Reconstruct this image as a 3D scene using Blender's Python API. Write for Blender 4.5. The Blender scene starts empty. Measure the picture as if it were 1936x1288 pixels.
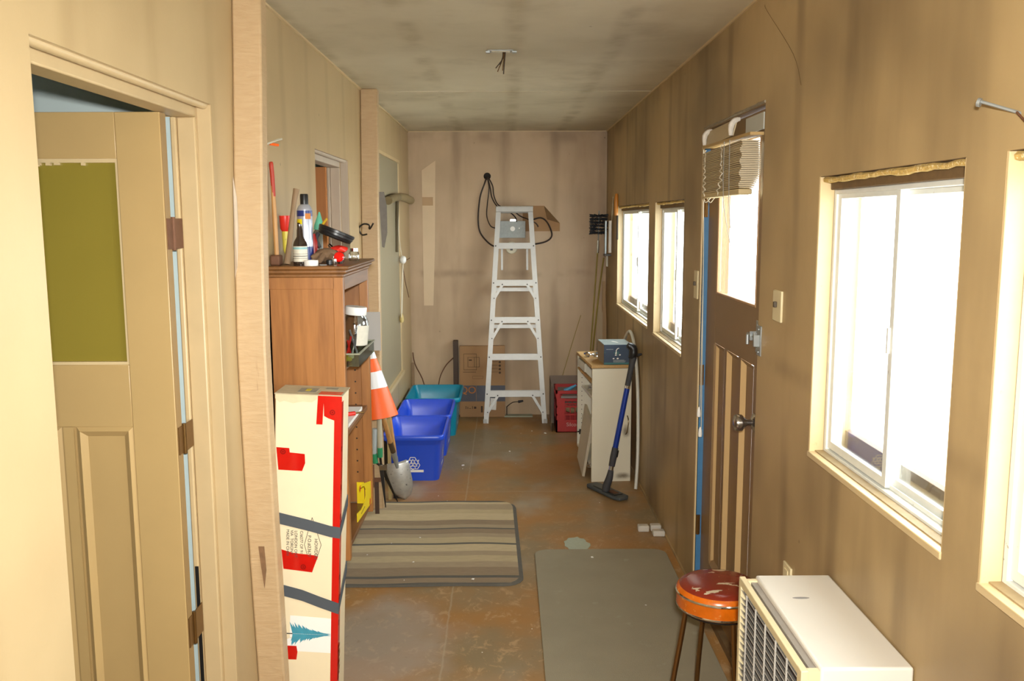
import bpy, bmesh, math, random
from mathutils import Matrix, Vector, Euler
random.seed(7)
PI = math.pi
SC = bpy.context.scene
COL = SC.collection

# ------------------------------------------------------------------ camera, world, lights, exposure
cam_d = bpy.data.cameras.new('camera'); cam = bpy.data.objects.new('camera', cam_d); COL.objects.link(cam)
PITCH, YAW, ROLL, CAMH = 0.1345, 0.0062, 0.0034, 1.6737
cam_d.sensor_width = 36; cam_d.lens = 1694.18 / 1936 * 36; cam_d.clip_start = .02; cam_d.clip_end = 200
_f = Vector((math.sin(YAW)*math.cos(PITCH), math.cos(YAW)*math.cos(PITCH), -math.sin(PITCH)))
_r = Vector((math.cos(YAW), -math.sin(YAW), 0)); _d = _f.cross(_r)
_c, _s = math.cos(ROLL), math.sin(ROLL)
R_, D_ = _c*_r + _s*_d, -_s*_r + _c*_d
m = Matrix((R_, -D_, -_f)).transposed().to_4x4(); m.translation = (0, 0, CAMH)
cam.matrix_world = m
SC.camera = cam

W_ = bpy.data.worlds.new('world'); SC.world = W_; W_.use_nodes = True
bg = W_.node_tree.nodes['Background']; bg.inputs[0].default_value = (0.93, 0.97, 1.0, 1); bg.inputs[1].default_value = 14.5

def area(name, loc, rot, sx, sy, power, col=(1, 1, 1), portal=False, spread=PI):
    l = bpy.data.lights.new(name, 'AREA'); l.shape = 'RECTANGLE'; l.size = sx; l.size_y = sy; l.energy = power; l.color = col; l.spread = spread
    o = bpy.data.objects.new(name, l); COL.objects.link(o); o.location = loc; o.rotation_euler = rot
    if portal: l.cycles.is_portal = True
    return o
# camera flash just above the lens
area('camera_flash', (0.03, -0.03, 1.762), (PI/2 - .24, 0, 0), .07, .045, 38, (1, .985, .94), spread=PI*.60)
# sky portals in the window openings (they only guide sampling of the sky)
for (y0, y1, z0, z1) in ((5.34, 6.83, 1.03, 1.77), (4.27, 5.12, 1.03, 1.77), (3.11, 3.67, 1.37, 1.95), (1.66, 2.44, 1.03, 1.77), (.35, 1.53, 1.03, 1.77), (-1.4, -.3, 1.03, 1.77)):
    area('window_portal', (.96, (y0+y1)/2, (z0+z1)/2), (0, PI/2, 0), z1-z0, y1-y0, 1, portal=True)

SC.view_settings.view_transform = 'Standard'; SC.view_settings.look = 'None'
SC.view_settings.exposure = 0.0; SC.view_settings.gamma = 1; SC.view_settings.use_curve_mapping = False
SC.cycles.max_bounces = 10; SC.cycles.diffuse_bounces = 6; SC.cycles.transparent_max_bounces = 12
SC.cycles.sample_clamp_indirect = 6

# ------------------------------------------------------------------ materials
def lin(c):
    if isinstance(c, str):
        c = [int(c[i:i+2], 16)/255 for i in (0, 2, 4)]
    return tuple((x/12.92 if x <= .04045 else ((x+.055)/1.055)**2.4) for x in c)
def mul(c, k): return tuple(min(1, max(0, x*k)) for x in c)
class NT:
    def __init__(s, name):
        s.m = bpy.data.materials.new(name); s.m.use_nodes = True; s.t = s.m.node_tree; s.n = s.t.nodes; s.b = s.n['Principled BSDF']
        s.g = s.n.new('ShaderNodeNewGeometry'); s.pos = s.g.outputs['Position']
    def link(s, a, b): s.t.links.new(a, b); return s
    def val(s, sock, v):
        if hasattr(v, 'links'): s.t.links.new(v, sock)
        else: sock.default_value = v
    def math(s, op, a, b=0.0, c=None, clamp=False):
        n = s.n.new('ShaderNodeMath'); n.operation = op; n.use_clamp = clamp
        s.val(n.inputs[0], a); s.val(n.inputs[1], b)
        if c is not None: s.val(n.inputs[2], c)
        return n.outputs[0]
    def scale(s, v, k):
        n = s.n.new('ShaderNodeMapping'); n.inputs['Scale'].default_value = k; s.link(v, n.inputs['Vector']); return n.outputs[0]
    def noise(s, sc, det=3, vec=None, rough=.55, dist=0):
        n = s.n.new('ShaderNodeTexNoise'); n.inputs['Scale'].default_value = sc; n.inputs['Detail'].default_value = det
        n.inputs['Roughness'].default_value = rough; n.inputs['Distortion'].default_value = dist
        s.link(vec or s.pos, n.inputs['Vector']); return n.outputs['Fac']
    def sep(s, v=None):
        n = s.n.new('ShaderNodeSeparateXYZ'); s.link(v or s.pos, n.inputs[0]); return n.outputs
    def mix(s, f, a, b, mode='MIX'):
        n = s.n.new('ShaderNodeMix'); n.data_type = 'RGBA'; n.blend_type = mode
        s.val(n.inputs[0], f)
        for k, v in ((6, a), (7, b)):
            if hasattr(v, 'links'): s.link(v, n.inputs[k])
            else: n.inputs[k].default_value = (*v[:3], 1)
        return n.outputs[2]
    def ramp(s, f, lo, hi):
        n = s.n.new('ShaderNodeMapRange'); n.interpolation_type = 'SMOOTHSTEP'
        s.val(n.inputs[0], f); n.inputs[1].default_value = lo; n.inputs[2].default_value = hi; return n.outputs[0]
    def bump(s, h, strength=.3, dist=.002):
        n = s.n.new('ShaderNodeBump'); n.inputs['Strength'].default_value = strength; n.inputs['Distance'].default_value = dist
        s.link(h, n.inputs['Height']); s.link(n.outputs[0], s.b.inputs['Normal'])
    def out(s, col=None, rough=None, metal=None, spec=None):
        if col is not None: s.val(s.b.inputs['Base Color'], col if hasattr(col, 'links') else (*col[:3], 1))
        if rough is not None: s.val(s.b.inputs['Roughness'], rough)
        if metal is not None: s.b.inputs['Metallic'].default_value = metal
        if spec is not None: s.b.inputs['Specular IOR Level'].default_value = spec
        return s.m
def M(name, c, rough=.5, metal=0, var=.12, vs=9, bump=0, bs=60, st=(1, 1, 1), spec=.5, wear=None, wt=.62):
    t = NT(name); c = lin(c); v = t.scale(t.pos, st)
    col = t.mix(t.noise(vs, 4, v), mul(c, 1-var), mul(c, 1+var))
    if wear:
        col = t.mix(t.ramp(t.noise(vs*2.3, 5, v, .65), wt, wt+.08), col, lin(wear))
    if bump: t.bump(t.noise(bs, 3, v), bump, .003)
    return t.out(col, rough, metal, spec)

def paint(name, base, dark, axis=None, spacing=.405, off=0, band=.35, rough=.55, hstain=0, mott=.3, spots=True):
    """painted panel wall: mottled, with sooty ghost lines over the studs and specks"""
    t = NT(name); b, d = lin(base), lin(dark)
    big = t.noise(1.1, 3)
    col = t.mix(t.math('MULTIPLY', t.ramp(big, .35, .75), mott), b, d)
    xyz = t.sep()
    if axis is not None:
        a = t.math('ADD', xyz[axis], off)
        a = t.math('ADD', a, t.math('MULTIPLY', t.math('SUBTRACT', t.noise(1.5, 2), .5), .06))
        fr = t.math('ABSOLUTE', t.math('SUBTRACT', t.math('FRACT', t.math('DIVIDE', a, spacing)), .5))
        bandf = t.ramp(fr, .15, .02)
        st = t.noise(3.0, 4, t.scale(t.pos, (1.4, 1.4, .35) if axis != 2 else (.5, .5, 2)))
        bandf = t.math('MULTIPLY', bandf, t.math('MULTIPLY', t.ramp(st, .3, .7), band))
        col = t.mix(bandf, col, d)
    vs_ = t.noise(2.4, 4, t.scale(t.pos, (1.2, 1.2, .22)), .6)
    col = t.mix(t.math('MULTIPLY', t.ramp(vs_, .48, .78), band*.7), col, d)
    sm = t.noise(2.0, 5, t.scale(t.pos, (1, 1, .7)), .65)
    col = t.mix(t.math('MULTIPLY', t.ramp(sm, .50, .80), band*.35), col, mul(d, .9))
    if hstain:
        # soot along seam heights
        for z, w, k in ((2.36, .10, .5), (1.22, .05, .6)):
            f = t.ramp(t.math('ABSOLUTE', t.math('SUBTRACT', xyz[2], z)), w, 0.0)
            col = t.mix(t.math('MULTIPLY', t.math('MULTIPLY', f, t.ramp(t.noise(4, 3), .35, .7)), k*hstain), col, d)
    col = t.mix(t.math('MULTIPLY', t.noise(9, 5), .14), col, mul(d, .9))
    if spots:
        v = t.n.new('ShaderNodeTexVoronoi'); v.inputs['Scale'].default_value = 4.2; v.inputs['Randomness'].default_value = 1; t.link(t.pos, v.inputs['Vector'])
        sp = t.ramp(v.outputs['Distance'], .035, .015)
        col = t.mix(t.math('MULTIPLY', sp, .6), col, mul(d, .55))
        sc = t.ramp(t.noise(38, 4, t.scale(t.pos, (1, 1, .5)), .7), .735, .76)
        col = t.mix(t.math('MULTIPLY', sc, .5), col, mul(b, 1.25))
    t.bump(t.noise(130, 3), .12, .001)
    return t.out(col, rough, 0, .45)

def wood(name, base, dark, axis=2, rough=.5, sc=14, contrast=.8, bump=.15, spec=.5):
    t = NT(name); st = [1, 1, 1]; st[axis] = .08
    v = t.scale(t.pos, st)
    n = t.noise(sc, 5, v, .6, .6)
    fine = t.noise(sc*7, 3, v, .6)
    f = t.math('MULTIPLY', t.ramp(t.math('ADD', t.math('MULTIPLY', n, .7), t.math('MULTIPLY', fine, .3)), .38, .66), contrast)
    col = t.mix(f, lin(base), lin(dark))
    t.bump(fine, bump, .001)
    return t.out(col, rough, 0, spec)

WL = paint('tan_paint_left', 'bfa67c', '8a7048', 1, .41, .12, .30, .42, mott=.25)
WB = paint('tan_paint_back', 'ceb391', '826b50', 0, .41, .21, .52, .5, hstain=.9, mott=.35)
WR = paint('tan_paint_right', 'bba072', '6a553b', 1, .41, .02, .62, .45, hstain=.55, mott=.75)
CEIL = paint('ceiling_paint', 'd4cab0', '8d7c58', 0, .42, .17, .50, .6, mott=.35)
TRIM = M('cream_tan_trim_paint', 'ccb488', .38, var=.07, vs=14, bump=.1, wear='b89a6c', wt=.66)
TRIMD = M('door_leaf_paint', 'b39562', .36, var=.07, vs=6, bump=.06)
JAMB = M('jamb_paint', 'bfa67c', .4, var=.1, vs=10)
DOORB = M('brown_door_paint', '836541', .42, var=.12, vs=8)
BLUE = M('worn_blue_paint', '3d6f96', .5, var=.2, vs=20, wear='9fb8bf', wt=.68)
PALEBLUE = M('pale_blue_paint', 'bccfd0', .5, var=.1, vs=20, wear='6b6a5c', wt=.74)
ROOMBLUE = M('room_blue_paint', 'd2e0de', .6, var=.04)
OLIVE = M('olive_pane', '8a7a30', .22, var=.10, vs=2)
POSTM = None
def post_mat():
    t = NT('rough_sawn_post_paint')
    v = t.scale(t.pos, (1, 1, 4))
    saw = t.noise(16, 3, t.scale(t.pos, (1.2, 1, 6)), .6, .4)
    crack = t.ramp(t.noise(7, 4, t.scale(t.pos, (3.2, 1, .18)), .6), .655, .68)
    col = t.mix(saw, lin('b0926a'), lin('c5a983'))
    col = t.mix(t.math('MULTIPLY', crack, .6), col, lin('86653f'))
    t.bump(saw, .45, .004)
    return t.out(col, .45)
POSTM = post_mat()

def floor_mat():
    t = NT('worn_brown_floor_paint')
    a = lin('8d7a5a'); b = lin('a3763f'); c = lin('a59c8a')
    col = t.mix(t.ramp(t.noise(1.3, 4, rough=.6), .38, .62), a, b)
    xyz = t.sep()
    # dusty grey patches and lighter worn scuffs
    col = t.mix(t.math('MULTIPLY', t.ramp(t.noise(1.9, 3, t.scale(t.pos, (1.3, .8, 1)), .5), .52, .75), .75), col, c)
    sc = t.ramp(t.noise(16, 7, t.scale(t.pos, (1, .8, 1)), .72, .8), .53, .63)
    near = t.ramp(xyz[1], 5.6, 3.2)
    col = t.mix(t.math('MULTIPLY', sc, t.math('ADD', t.math('MULTIPLY', near, .62), .16)), col, lin('bb9b72'))
    fl = t.ramp(t.noise(70, 4, t.scale(t.pos, (1, .6, 1)), .75, .3), .60, .70)
    col = t.mix(t.math('MULTIPLY', fl, .38), col, lin('c9a777'))
    dx = t.math('DIVIDE', t.math('SUBTRACT', xyz[0], -.50), .33); dy = t.math('DIVIDE', t.math('SUBTRACT', xyz[1], 3.35), .55)
    dd = t.math('ADD', t.math('SQRT', t.math('ADD', t.math('MULTIPLY', dx, dx), t.math('MULTIPLY', dy, dy))), t.math('MULTIPLY', t.math('SUBTRACT', t.noise(5, 4), .5), 1.0))
    col = t.mix(t.math('MULTIPLY', t.ramp(dd, 1.1, .4), .6), col, lin('a59b90'))
    dk = t.ramp(t.noise(24, 5, rough=.7), .60, .70)
    col = t.mix(t.math('MULTIPLY', dk, .3), col, lin('6a5336'))
    # sheet seams
    for ax, p, w in ((0, -.25, .006), (1, 5.38, .006), (0, .97, .004)):
        d = t.math('ABSOLUTE', t.math('SUBTRACT', t.math('ADD', xyz[ax], t.math('MULTIPLY', t.noise(14, 2), .012)), p+.006))
        col = t.mix(t.math('MULTIPLY', t.ramp(d, w, .001), .55), col, lin('b0a188'))
    t.bump(t.noise(40, 4), .15, .002)
    return t.out(col, t.math('ADD', t.math('MULTIPLY', t.noise(3, 3), .25), .30), 0, .5)
FLOOR = floor_mat()

ALU = M('dull_aluminium', 'a3a29d', .4, .5, var=.08, vs=25, wear='8d8a82', wt=.72)
ALUW = M('window_aluminium', 'dadbd4', .4, .0, var=.1, vs=20, wear='97917f', wt=.66)
STEEL = M('galvanised_steel', '9da1a0', .4, .6, var=.15, vs=40)
CHROME = M('chrome', 'd8d8d6', .12, 1, var=.03)
DKMET = M('dark_metal', '3c3834', .4, .8, var=.15, vs=30)
RUST = M('rusty_metal', '6e4a33', .7, .3, var=.3, vs=40, bump=.3)
BRASS = M('tarnished_brass', '7a5a30', .35, .8, var=.2, vs=40)
WHITE = M('white_plastic', 'e9e7e0', .35, var=.03)
PLATE = M('ivory_plastic', 'd8c9a0', .4, var=.05)
BLACK = M('black_plastic', '1b1a1a', .35, var=.1)
DKGREY = M('dark_grey_rubber', '3a3a3c', .7, var=.1)
GRIME = M('grimy_wood', '6a5233', .7, var=.35, vs=30, bump=.3)
FOAM = M('yellowed_foam', 'c9a75e', .9, var=.4, vs=60, bump=.8, bs=120, wear='e8d7a8', wt=.55)
CARDB = M('cardboard', 'a8825a', .8, var=.06, vs=8)
CARDD = M('dark_cardboard', '7b5d3c', .85, var=.1)
INKB = M('blue_grey_ink', '5f6068', .8, var=.06)
INKD = M('brown_ink', '4c3a2a', .8, var=.05)
ORI = M('orange_ink', 'c47a3c', .8, var=.05)
CREAM = M('cream_carton', 'ead9b4', .7, var=.05, vs=12, wear='c3ad80', wt=.7)
REDT = M('red_glossy_tape', 'c4160e', .16, var=.12, vs=30, spec=.7)
REDD = M('dark_red_print', '8a0f0b', .25, var=.1)
STRAP = M('slate_strap', '4b5055', .75, var=.08)
INK = M('black_ink', '3a3833', .8)
PAPER = M('white_paper', 'f2efe6', .6, var=.03)
TEALP = M('teal_print', '3f93a8', .6, var=.25, vs=60)
BIN1 = M('blue_plastic', '2650d2', .32, var=.05, vs=4)
BIN2 = M('teal_plastic', '0c8aa6', .32, var=.05, vs=4)
REDCR = M('red_crate_plastic', 'a8201c', .4, var=.1)
ORANGE = M('orange_cone_plastic', 'ff6412', .45, var=.06)
def refl():
    t = NT('reflective_white'); t.out(lin('f4f4f4'), .25, 0, 1); t.b.inputs['Sheen Weight'].default_value = .3
    return t.m
REFL = refl()
BCW = wood('brown_laminate_wood', 'a8713c', '784a22', 2, .38, 9, .75)
BCWY = wood('brown_moulding_wood', '85592f', '55371c', 1, .4, 10, .7)
HWOOD = wood('ash_handle_wood', 'b98a52', '8f6236', 2, .5, 30, .6)
GWOOD = wood('weathered_wood', '94795a', '6c573e', 2, .7, 30, .6)
ORWOOD = wood('orange_ply', 'b5712f', '935318', 2, .5, 5, .6)
PARTB = M('particle_board', 'b5905a', .7, var=.25, vs=120, bump=.2)
CABW = M('white_melamine', 'd8d3c2', .35, var=.03, vs=10)
def cab_dirty():
    t = NT('stained_melamine')
    col = t.mix(t.math('MULTIPLY', t.noise(8, 4), .15), lin('ddd6c0'), lin('c2b695'))
    xyz = t.sep()
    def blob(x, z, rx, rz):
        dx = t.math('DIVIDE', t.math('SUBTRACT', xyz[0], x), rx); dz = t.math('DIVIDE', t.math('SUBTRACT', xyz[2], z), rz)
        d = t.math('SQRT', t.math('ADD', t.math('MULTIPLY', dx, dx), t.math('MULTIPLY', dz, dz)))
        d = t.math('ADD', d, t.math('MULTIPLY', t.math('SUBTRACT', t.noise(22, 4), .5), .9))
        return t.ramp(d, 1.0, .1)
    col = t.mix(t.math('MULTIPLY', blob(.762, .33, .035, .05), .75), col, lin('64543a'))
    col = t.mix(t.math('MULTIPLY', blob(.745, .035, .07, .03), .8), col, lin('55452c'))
    return t.out(col, .38)
CABD = cab_dirty()
HEATW = M('white_enamel', 'dcd6ca', .3, var=.03, vs=4)
HEATC = M('cream_enamel', 'd9c9a0', .35, var=.05)
GRILLE = M('grille_enamel', 'bdb8ae', .35, .2, var=.06)
DARKIN = M('dark_interior', '3a2c26', .8)
BRONZE = M('bronze_metal', '7a5730', .3, .85, var=.1)
def seat_mat():
    t = NT('worn_red_vinyl')
    col = t.mix(t.noise(6, 3), lin('8e2a18'), lin('6f2417'))
    tear = t.ramp(t.noise(13, 4, t.scale(t.pos, (1, 2.2, 1)), .55), .62, .64)
    col = t.mix(tear, col, lin('cdbb9c'))
    sc = t.ramp(t.noise(60, 4, t.scale(t.pos, (1, .5, 1)), .7), .66, .70)
    col = t.mix(t.math('MULTIPLY', sc, .6), col, lin('c98f70'))
    return t.out(col, .22, 0, .6)
SEATR = seat_mat()
SEATO = M('orange_marbled_vinyl', 'd0660f', .25, var=.35, vs=22, wear='d98a3a', wt=.6)
GMAT = M('grey_green_carpet', '968d76', .95, var=.12, vs=5, bump=.5, bs=300, wear='9d967f', wt=.62)
RUGM = {k: M('rug_'+k, c, .95, var=.18, vs=40, bump=.6, bs=220, st=(.5, 2, 1)) for k, c in dict(tan='b7a581', light='c0ae89', brown='917e64', mid='a59376', slate='615d54').items()}
HOSE = M('grey_white_pipe', 'c9c7bb', .35, var=.04)
NAVYBOX = M('navy_box_print', '39485c', .35, var=.25, vs=9, wear='3f6a68', wt=.6)
TEALBOX = M('teal_box_edge', '3c6d6c', .4, var=.1)
TANBOX = M('greyed_box_side', '8f7d66', .6, var=.1)
BLUEM = M('blue_metal_tube', '24409c', .22, .35, var=.05)
BLINDM = M('beige_blind_slats', 'b7a47f', .5, var=.08, vs=30, st=(1, 1, 8))
CORDM = M('off_white_cord', 'd9cfb8', .7)
YELLOW = M('yellow_card', 'f2d40e', .4, var=.04)
CAPRED = M('red_plastic', 'd42c1e', .35)
YTUBE = M('yellow_tube', 'd0c04a', .4, wear='8e8a4a', wt=.6)
BROWNGL = M('brown_bottle', '2f241e', .12, spec=.8)
LABEL = M('pale_label', 'cfc9b8', .5, var=.15, vs=60)
TEALN = M('mint_plastic', '5cae92', .4)
CLOTH = M('brown_leather', '7c6248', .8, var=.3, vs=25, bump=.6)
CANW = M('silver_can', 'b9bdca', .3, .5, var=.1, vs=30, st=(1, 1, .1))
CANB = M('blue_can_print', '23306e', .3, var=.3, vs=60)
CANY = M('yellow_can_print', 'e3d51c', .4, var=.1)
GREYCARD = M('grey_card', '96918a', .6, var=.05)
CABLE = M('dark_brown_cable', '33261f', .5)
BRISTLE = M('black_bristle', '2b2d31', .7)
YROD = M('yellow_fibre_rod', '8d7a34', .5)
BOARDG = M('grey_olive_board', '938a70', .35, var=.05, vs=3)
DUST = M('pale_dust', 'aab09c', .9, var=.12, vs=60)
CHALK = M('off_white_block', 'c5beb1', .8, var=.12, vs=40)
GREENP = M('green_plastic', '2f8a5c', .4)
GROUND = M('pale_ground', 'd9d8d2', .9, var=.05)
STORM = M('brown_storm_frame', '7a6248', .6)

def glass(name, tint=(1, 1, 1), gl=.10, rough=.02):
    m = bpy.data.materials.new(name); m.use_nodes = True; t = m.node_tree; n = t.nodes
    n.remove(n['Principled BSDF']); out = n['Material Output']
    tr = n.new('ShaderNodeBsdfTransparent'); tr.inputs[0].default_value = (*tint, 1)
    g = n.new('ShaderNodeBsdfGlossy'); g.inputs['Roughness'].default_value = rough
    lw = n.new('ShaderNodeLayerWeight'); lw.inputs[0].default_value = .3
    mm = n.new('ShaderNodeMath'); mm.operation = 'MULTIPLY_ADD'; mm.inputs[1].default_value = .5; mm.inputs[2].default_value = gl
    mx = n.new('ShaderNodeMixShader')
    t.links.new(lw.outputs['Fresnel'], mm.inputs[0]); t.links.new(mm.outputs[0], mx.inputs[0])
    t.links.new(tr.outputs[0], mx.inputs[1]); t.links.new(g.outputs[0], mx.inputs[2]); t.links.new(mx.outputs[0], out.inputs[0])
    return m
GLASS = glass('window_glass', (.97, .99, .98), .02)
JARG = glass('clear_plastic', (.86, .88, .87), .12, .08)
TRAYG = glass('green_tinted_plastic', (.62, .68, .58), .12, .15)

# ------------------------------------------------------------------ mesh helpers
WM = {}     # world matrices of roots (depsgraph is not evaluated while building)
def wm(o): return WM.get(o.name, Matrix.Identity(4))
def align(d):
    return Vector((0, 0, 1)).rotation_difference(Vector(d).normalized()).to_matrix().to_4x4()
class MB:
    def __init__(s, eps=6e-5): s.b = bmesh.new(); s.k = -1; s.eps = eps
    def _add(s, vs, fs, mi=0, mat=None):
        vv = [s.b.verts.new(mat @ Vector(v) if mat else v) for v in vs]
        for f in fs:
            try: fc = s.b.faces.new([vv[i] for i in f]); fc.material_index = mi
            except ValueError: pass
        return s
    def box(s, x0, x1, y0, y1, z0, z1, mi=0, mat=None):
        s.k += 1; e = s.eps*(s.k % 9)     # no two boards of one frame share a plane exactly
        if min(x1-x0, y1-y0, z1-z0) > 3*e: x0 += e; x1 -= e; y0 += e; y1 -= e; z0 += e; z1 -= e
        v = [(x, y, z) for z in (z0, z1) for y in (y0, y1) for x in (x0, x1)]
        return s._add(v, [(0, 2, 3, 1), (4, 5, 7, 6), (0, 1, 5, 4), (2, 6, 7, 3), (0, 4, 6, 2), (1, 3, 7, 5)], mi, mat)
    def cyl(s, p0, p1, r0, r1=None, seg=16, mi=0, caps=True, mat=None):
        r1 = r0 if r1 is None else r1; p0, p1 = Vector(p0), Vector(p1); R = align(p1-p0).to_3x3()
        v = []
        for p, r in ((p0, r0), (p1, r1)):
            for i in range(seg):
                a = 2*PI*i/seg; v.append(p + R @ Vector((r*math.cos(a), r*math.sin(a), 0)))
        f = [(i, (i+1) % seg, seg+(i+1) % seg, seg+i) for i in range(seg)]
        if caps: f += [tuple(range(seg-1, -1, -1)), tuple(range(seg, 2*seg))]
        return s._add(v, f, mi, mat)
    def tube(s, pts, r, seg=8, mi=0, smooth=0):
        pts = [Vector(p) for p in pts]
        if smooth and hasattr(r, '__len__'):
            r = [r[i]+(r[i+1]-r[i])*k/smooth for i in range(len(pts)-1) for k in range(smooth)]+[r[-1]]
        if smooth:
            P = []
            for i in range(len(pts)-1):
                p0, p1, p2, p3 = pts[max(i-1, 0)], pts[i], pts[i+1], pts[min(i+2, len(pts)-1)]
                for k in range(smooth):
                    t = k/smooth
                    P.append(.5*((2*p1)+(-p0+p2)*t+(2*p0-5*p1+4*p2-p3)*t*t+(-p0+3*p1-3*p2+p3)*t**3))
            pts = P+[pts[-1]]
        v = []; n = len(pts); rr = r if hasattr(r, '__len__') else [r]*n
        up = None
        for i, p in enumerate(pts):
            d = (pts[min(i+1, n-1)]-pts[max(i-1, 0)]).normalized()
            if up is None: up = d.orthogonal().normalized()
            u = (up - d*up.dot(d)); u = u.normalized() if u.length > 1e-6 else d.orthogonal().normalized(); up = u; w = d.cross(u)
            for k in range(seg):
                a = 2*PI*k/seg; v.append(p+rr[i]*(math.cos(a)*u+math.sin(a)*w))
        f = [(i*seg+k, i*seg+(k+1) % seg, (i+1)*seg+(k+1) % seg, (i+1)*seg+k) for i in range(n-1) for k in range(seg)]
        f += [tuple(range(seg-1, -1, -1)), tuple((n-1)*seg+k for k in range(seg))]
        return s._add(v, f, mi)
    def lathe(s, prof, c=(0, 0, 0), axis=(0, 0, 1), seg=32, mi=0, mis=None, mat=None):
        R = align(axis); R = Matrix.Translation(c) @ R
        if mat: R = mat @ R
        n = len(prof); v = [R @ Vector((r*math.cos(2*PI*k/seg), r*math.sin(2*PI*k/seg), z)) for r, z in prof for k in range(seg)]
        vv = []
        for i in range(n):
            if prof[i][0] < 1e-6: vv += [s.b.verts.new(v[i*seg])]*seg
            else: vv += [s.b.verts.new(x) for x in v[i*seg:(i+1)*seg]]
        for i in range(n-1):
            for k in range(seg):
                q = list(dict.fromkeys([vv[i*seg+k], vv[i*seg+(k+1) % seg], vv[(i+1)*seg+(k+1) % seg], vv[(i+1)*seg+k]]))
                if len(q) < 3: continue
                try: f = s.b.faces.new(q); f.material_index = mis[i] if mis else mi
                except ValueError: pass
        for i, rev in ((0, True), (n-1, False)):
            if n > 2 and prof[i][0] > 1e-5:
                q = [vv[i*seg+k] for k in range(seg)]
                f = s.b.faces.new(q[::-1] if rev else q); f.material_index = mis[min(i, n-2)] if mis else mi
        return s
    def prism(s, poly, f3, d, mi=0, mat=None):
        """poly 2d, f3(u,v,w)->3d, w from 0 to d"""
        s.k += 1; e = min(s.eps*(s.k % 9), d*.2)
        n = len(poly); v = [f3(u, w_, e) for u, w_ in poly]+[f3(u, w_, d-e) for u, w_ in poly]
        f = [tuple(range(n-1, -1, -1)), tuple(range(n, 2*n))]+[(i, (i+1) % n, n+(i+1) % n, n+i) for i in range(n)]
        return s._add(v, f, mi, mat)
    def ball(s, c, r, sub=2, mi=0, noise=0, sx=1, sy=1, sz=1):
        t = bmesh.new(); bmesh.ops.create_icosphere(t, subdivisions=sub, radius=1)
        idx = {}; 
        for v in t.verts:
            k = 1+noise*(random.random()-.5)
            idx[v] = s.b.verts.new((c[0]+v.co.x*r*sx*k, c[1]+v.co.y*r*sy*k, c[2]+v.co.z*r*sz*k))
        for f in t.faces:
            q = s.b.faces.new([idx[v] for v in f.verts]); q.material_index = mi
        t.free(); return s
    def build(s, name, mats, parent=None, local=False, bevel=0, smooth=True, ang=35, seg=2, origin=None):
        me = bpy.data.meshes.new(name)
        bmesh.ops.recalc_face_normals(s.b, faces=s.b.faces)
        o = bpy.data.objects.new(name, me)
        if parent is not None:
            o.parent = parent; W = wm(parent); WM[o.name] = W
            if not local: s.b.transform(W.inverted())
        else:
            if origin is None:
                xs = [v.co.x for v in s.b.verts]; ys = [v.co.y for v in s.b.verts]; zs = [v.co.z for v in s.b.verts]
                origin = ((min(xs)+max(xs))/2, (min(ys)+max(ys))/2, min(zs))
            s.b.transform(Matrix.Translation(-Vector(origin))); o.location = origin
            WM[o.name] = Matrix.Translation(origin)
        s.b.to_mesh(me); s.b.free()
        for mt in (mats if isinstance(mats, (list, tuple)) else [mats]): me.materials.append(mt)
        if smooth:
            me.polygons.foreach_set('use_smooth', [True]*len(me.polygons)); me.set_sharp_from_angle(angle=math.radians(ang))
        COL.objects.link(o)
        if bevel:
            md = o.modifiers.new('bevel', 'BEVEL'); md.width = bevel; md.segments = seg; md.limit_method = 'ANGLE'; md.angle_limit = math.radians(40)
        return o
def tag(o, label=None, cat=None, group=None, kind=None):
    if label: o['label'] = label
    if cat: o['category'] = cat
    if group: o['group'] = group
    if kind: o['kind'] = kind
    return o
def thing(name, loc, label, cat, group=None, rot=(0, 0, 0)):
    o = bpy.data.objects.new(name, None); COL.objects.link(o); o.empty_display_size = .05
    o.location = loc; o.rotation_euler = rot
    WM[o.name] = Matrix.Translation(loc) @ Euler(rot).to_matrix().to_4x4()
    return tag(o, label, cat, group)
def struct(name, loc=(0, 0, 0)):
    o = bpy.data.objects.new(name, None); COL.objects.link(o); o.location = loc; o.empty_display_size = .05
    WM[o.name] = Matrix.Translation(loc); o['kind'] = 'structure'; return o
def copy_tree(o, parent=None):
    c = o.copy(); COL.objects.link(c)
    if parent: c.parent = parent
    WM[c.name] = wm(o)
    for ch in list(o.children): copy_tree(ch, c)
    return c
def place(o, loc=None, rot=None):
    if loc is not None: o.location = loc
    if rot is not None: o.rotation_euler = rot
    WM[o.name] = Matrix.Translation(o.location) @ o.rotation_euler.to_matrix().to_4x4()
    return o
def text(name, s, size, mat4, mat, parent, local=True, align_x='LEFT'):
    cu = bpy.data.curves.new(name, 'FONT'); cu.body = s; cu.size = size; cu.extrude = .0002; cu.align_x = align_x
    t = bpy.data.objects.new('tmp', cu); COL.objects.link(t)
    dg = bpy.context.evaluated_depsgraph_get(); me = bpy.data.meshes.new_from_object(t.evaluated_get(dg))
    bpy.data.objects.remove(t); me.name = name
    M4 = mat4 if local else wm(parent).inverted() @ mat4
    me.transform(M4); me.materials.clear(); me.materials.append(mat)
    o = bpy.data.objects.new(name, me); COL.objects.link(o); o.parent = parent; WM[o.name] = wm(parent)
    return o
def frame4(o, u, v, w):
    m = Matrix((Vector(u), Vector(v), Vector(w))).transposed().to_4x4(); m.translation = o; return m
fXZ = lambda y: (lambda u, v, w: (u, y+w, v))
fYZ = lambda x: (lambda u, v, w: (x+w, u, v))
fXY = lambda z: (lambda u, v, w: (u, v, z+w))

XL, XR, YB, HC = -.812, .8436, 7.592, 2.40
Y0 = -1.6
XLO = -.94      # outer side of the left wall
XRO = .96

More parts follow.
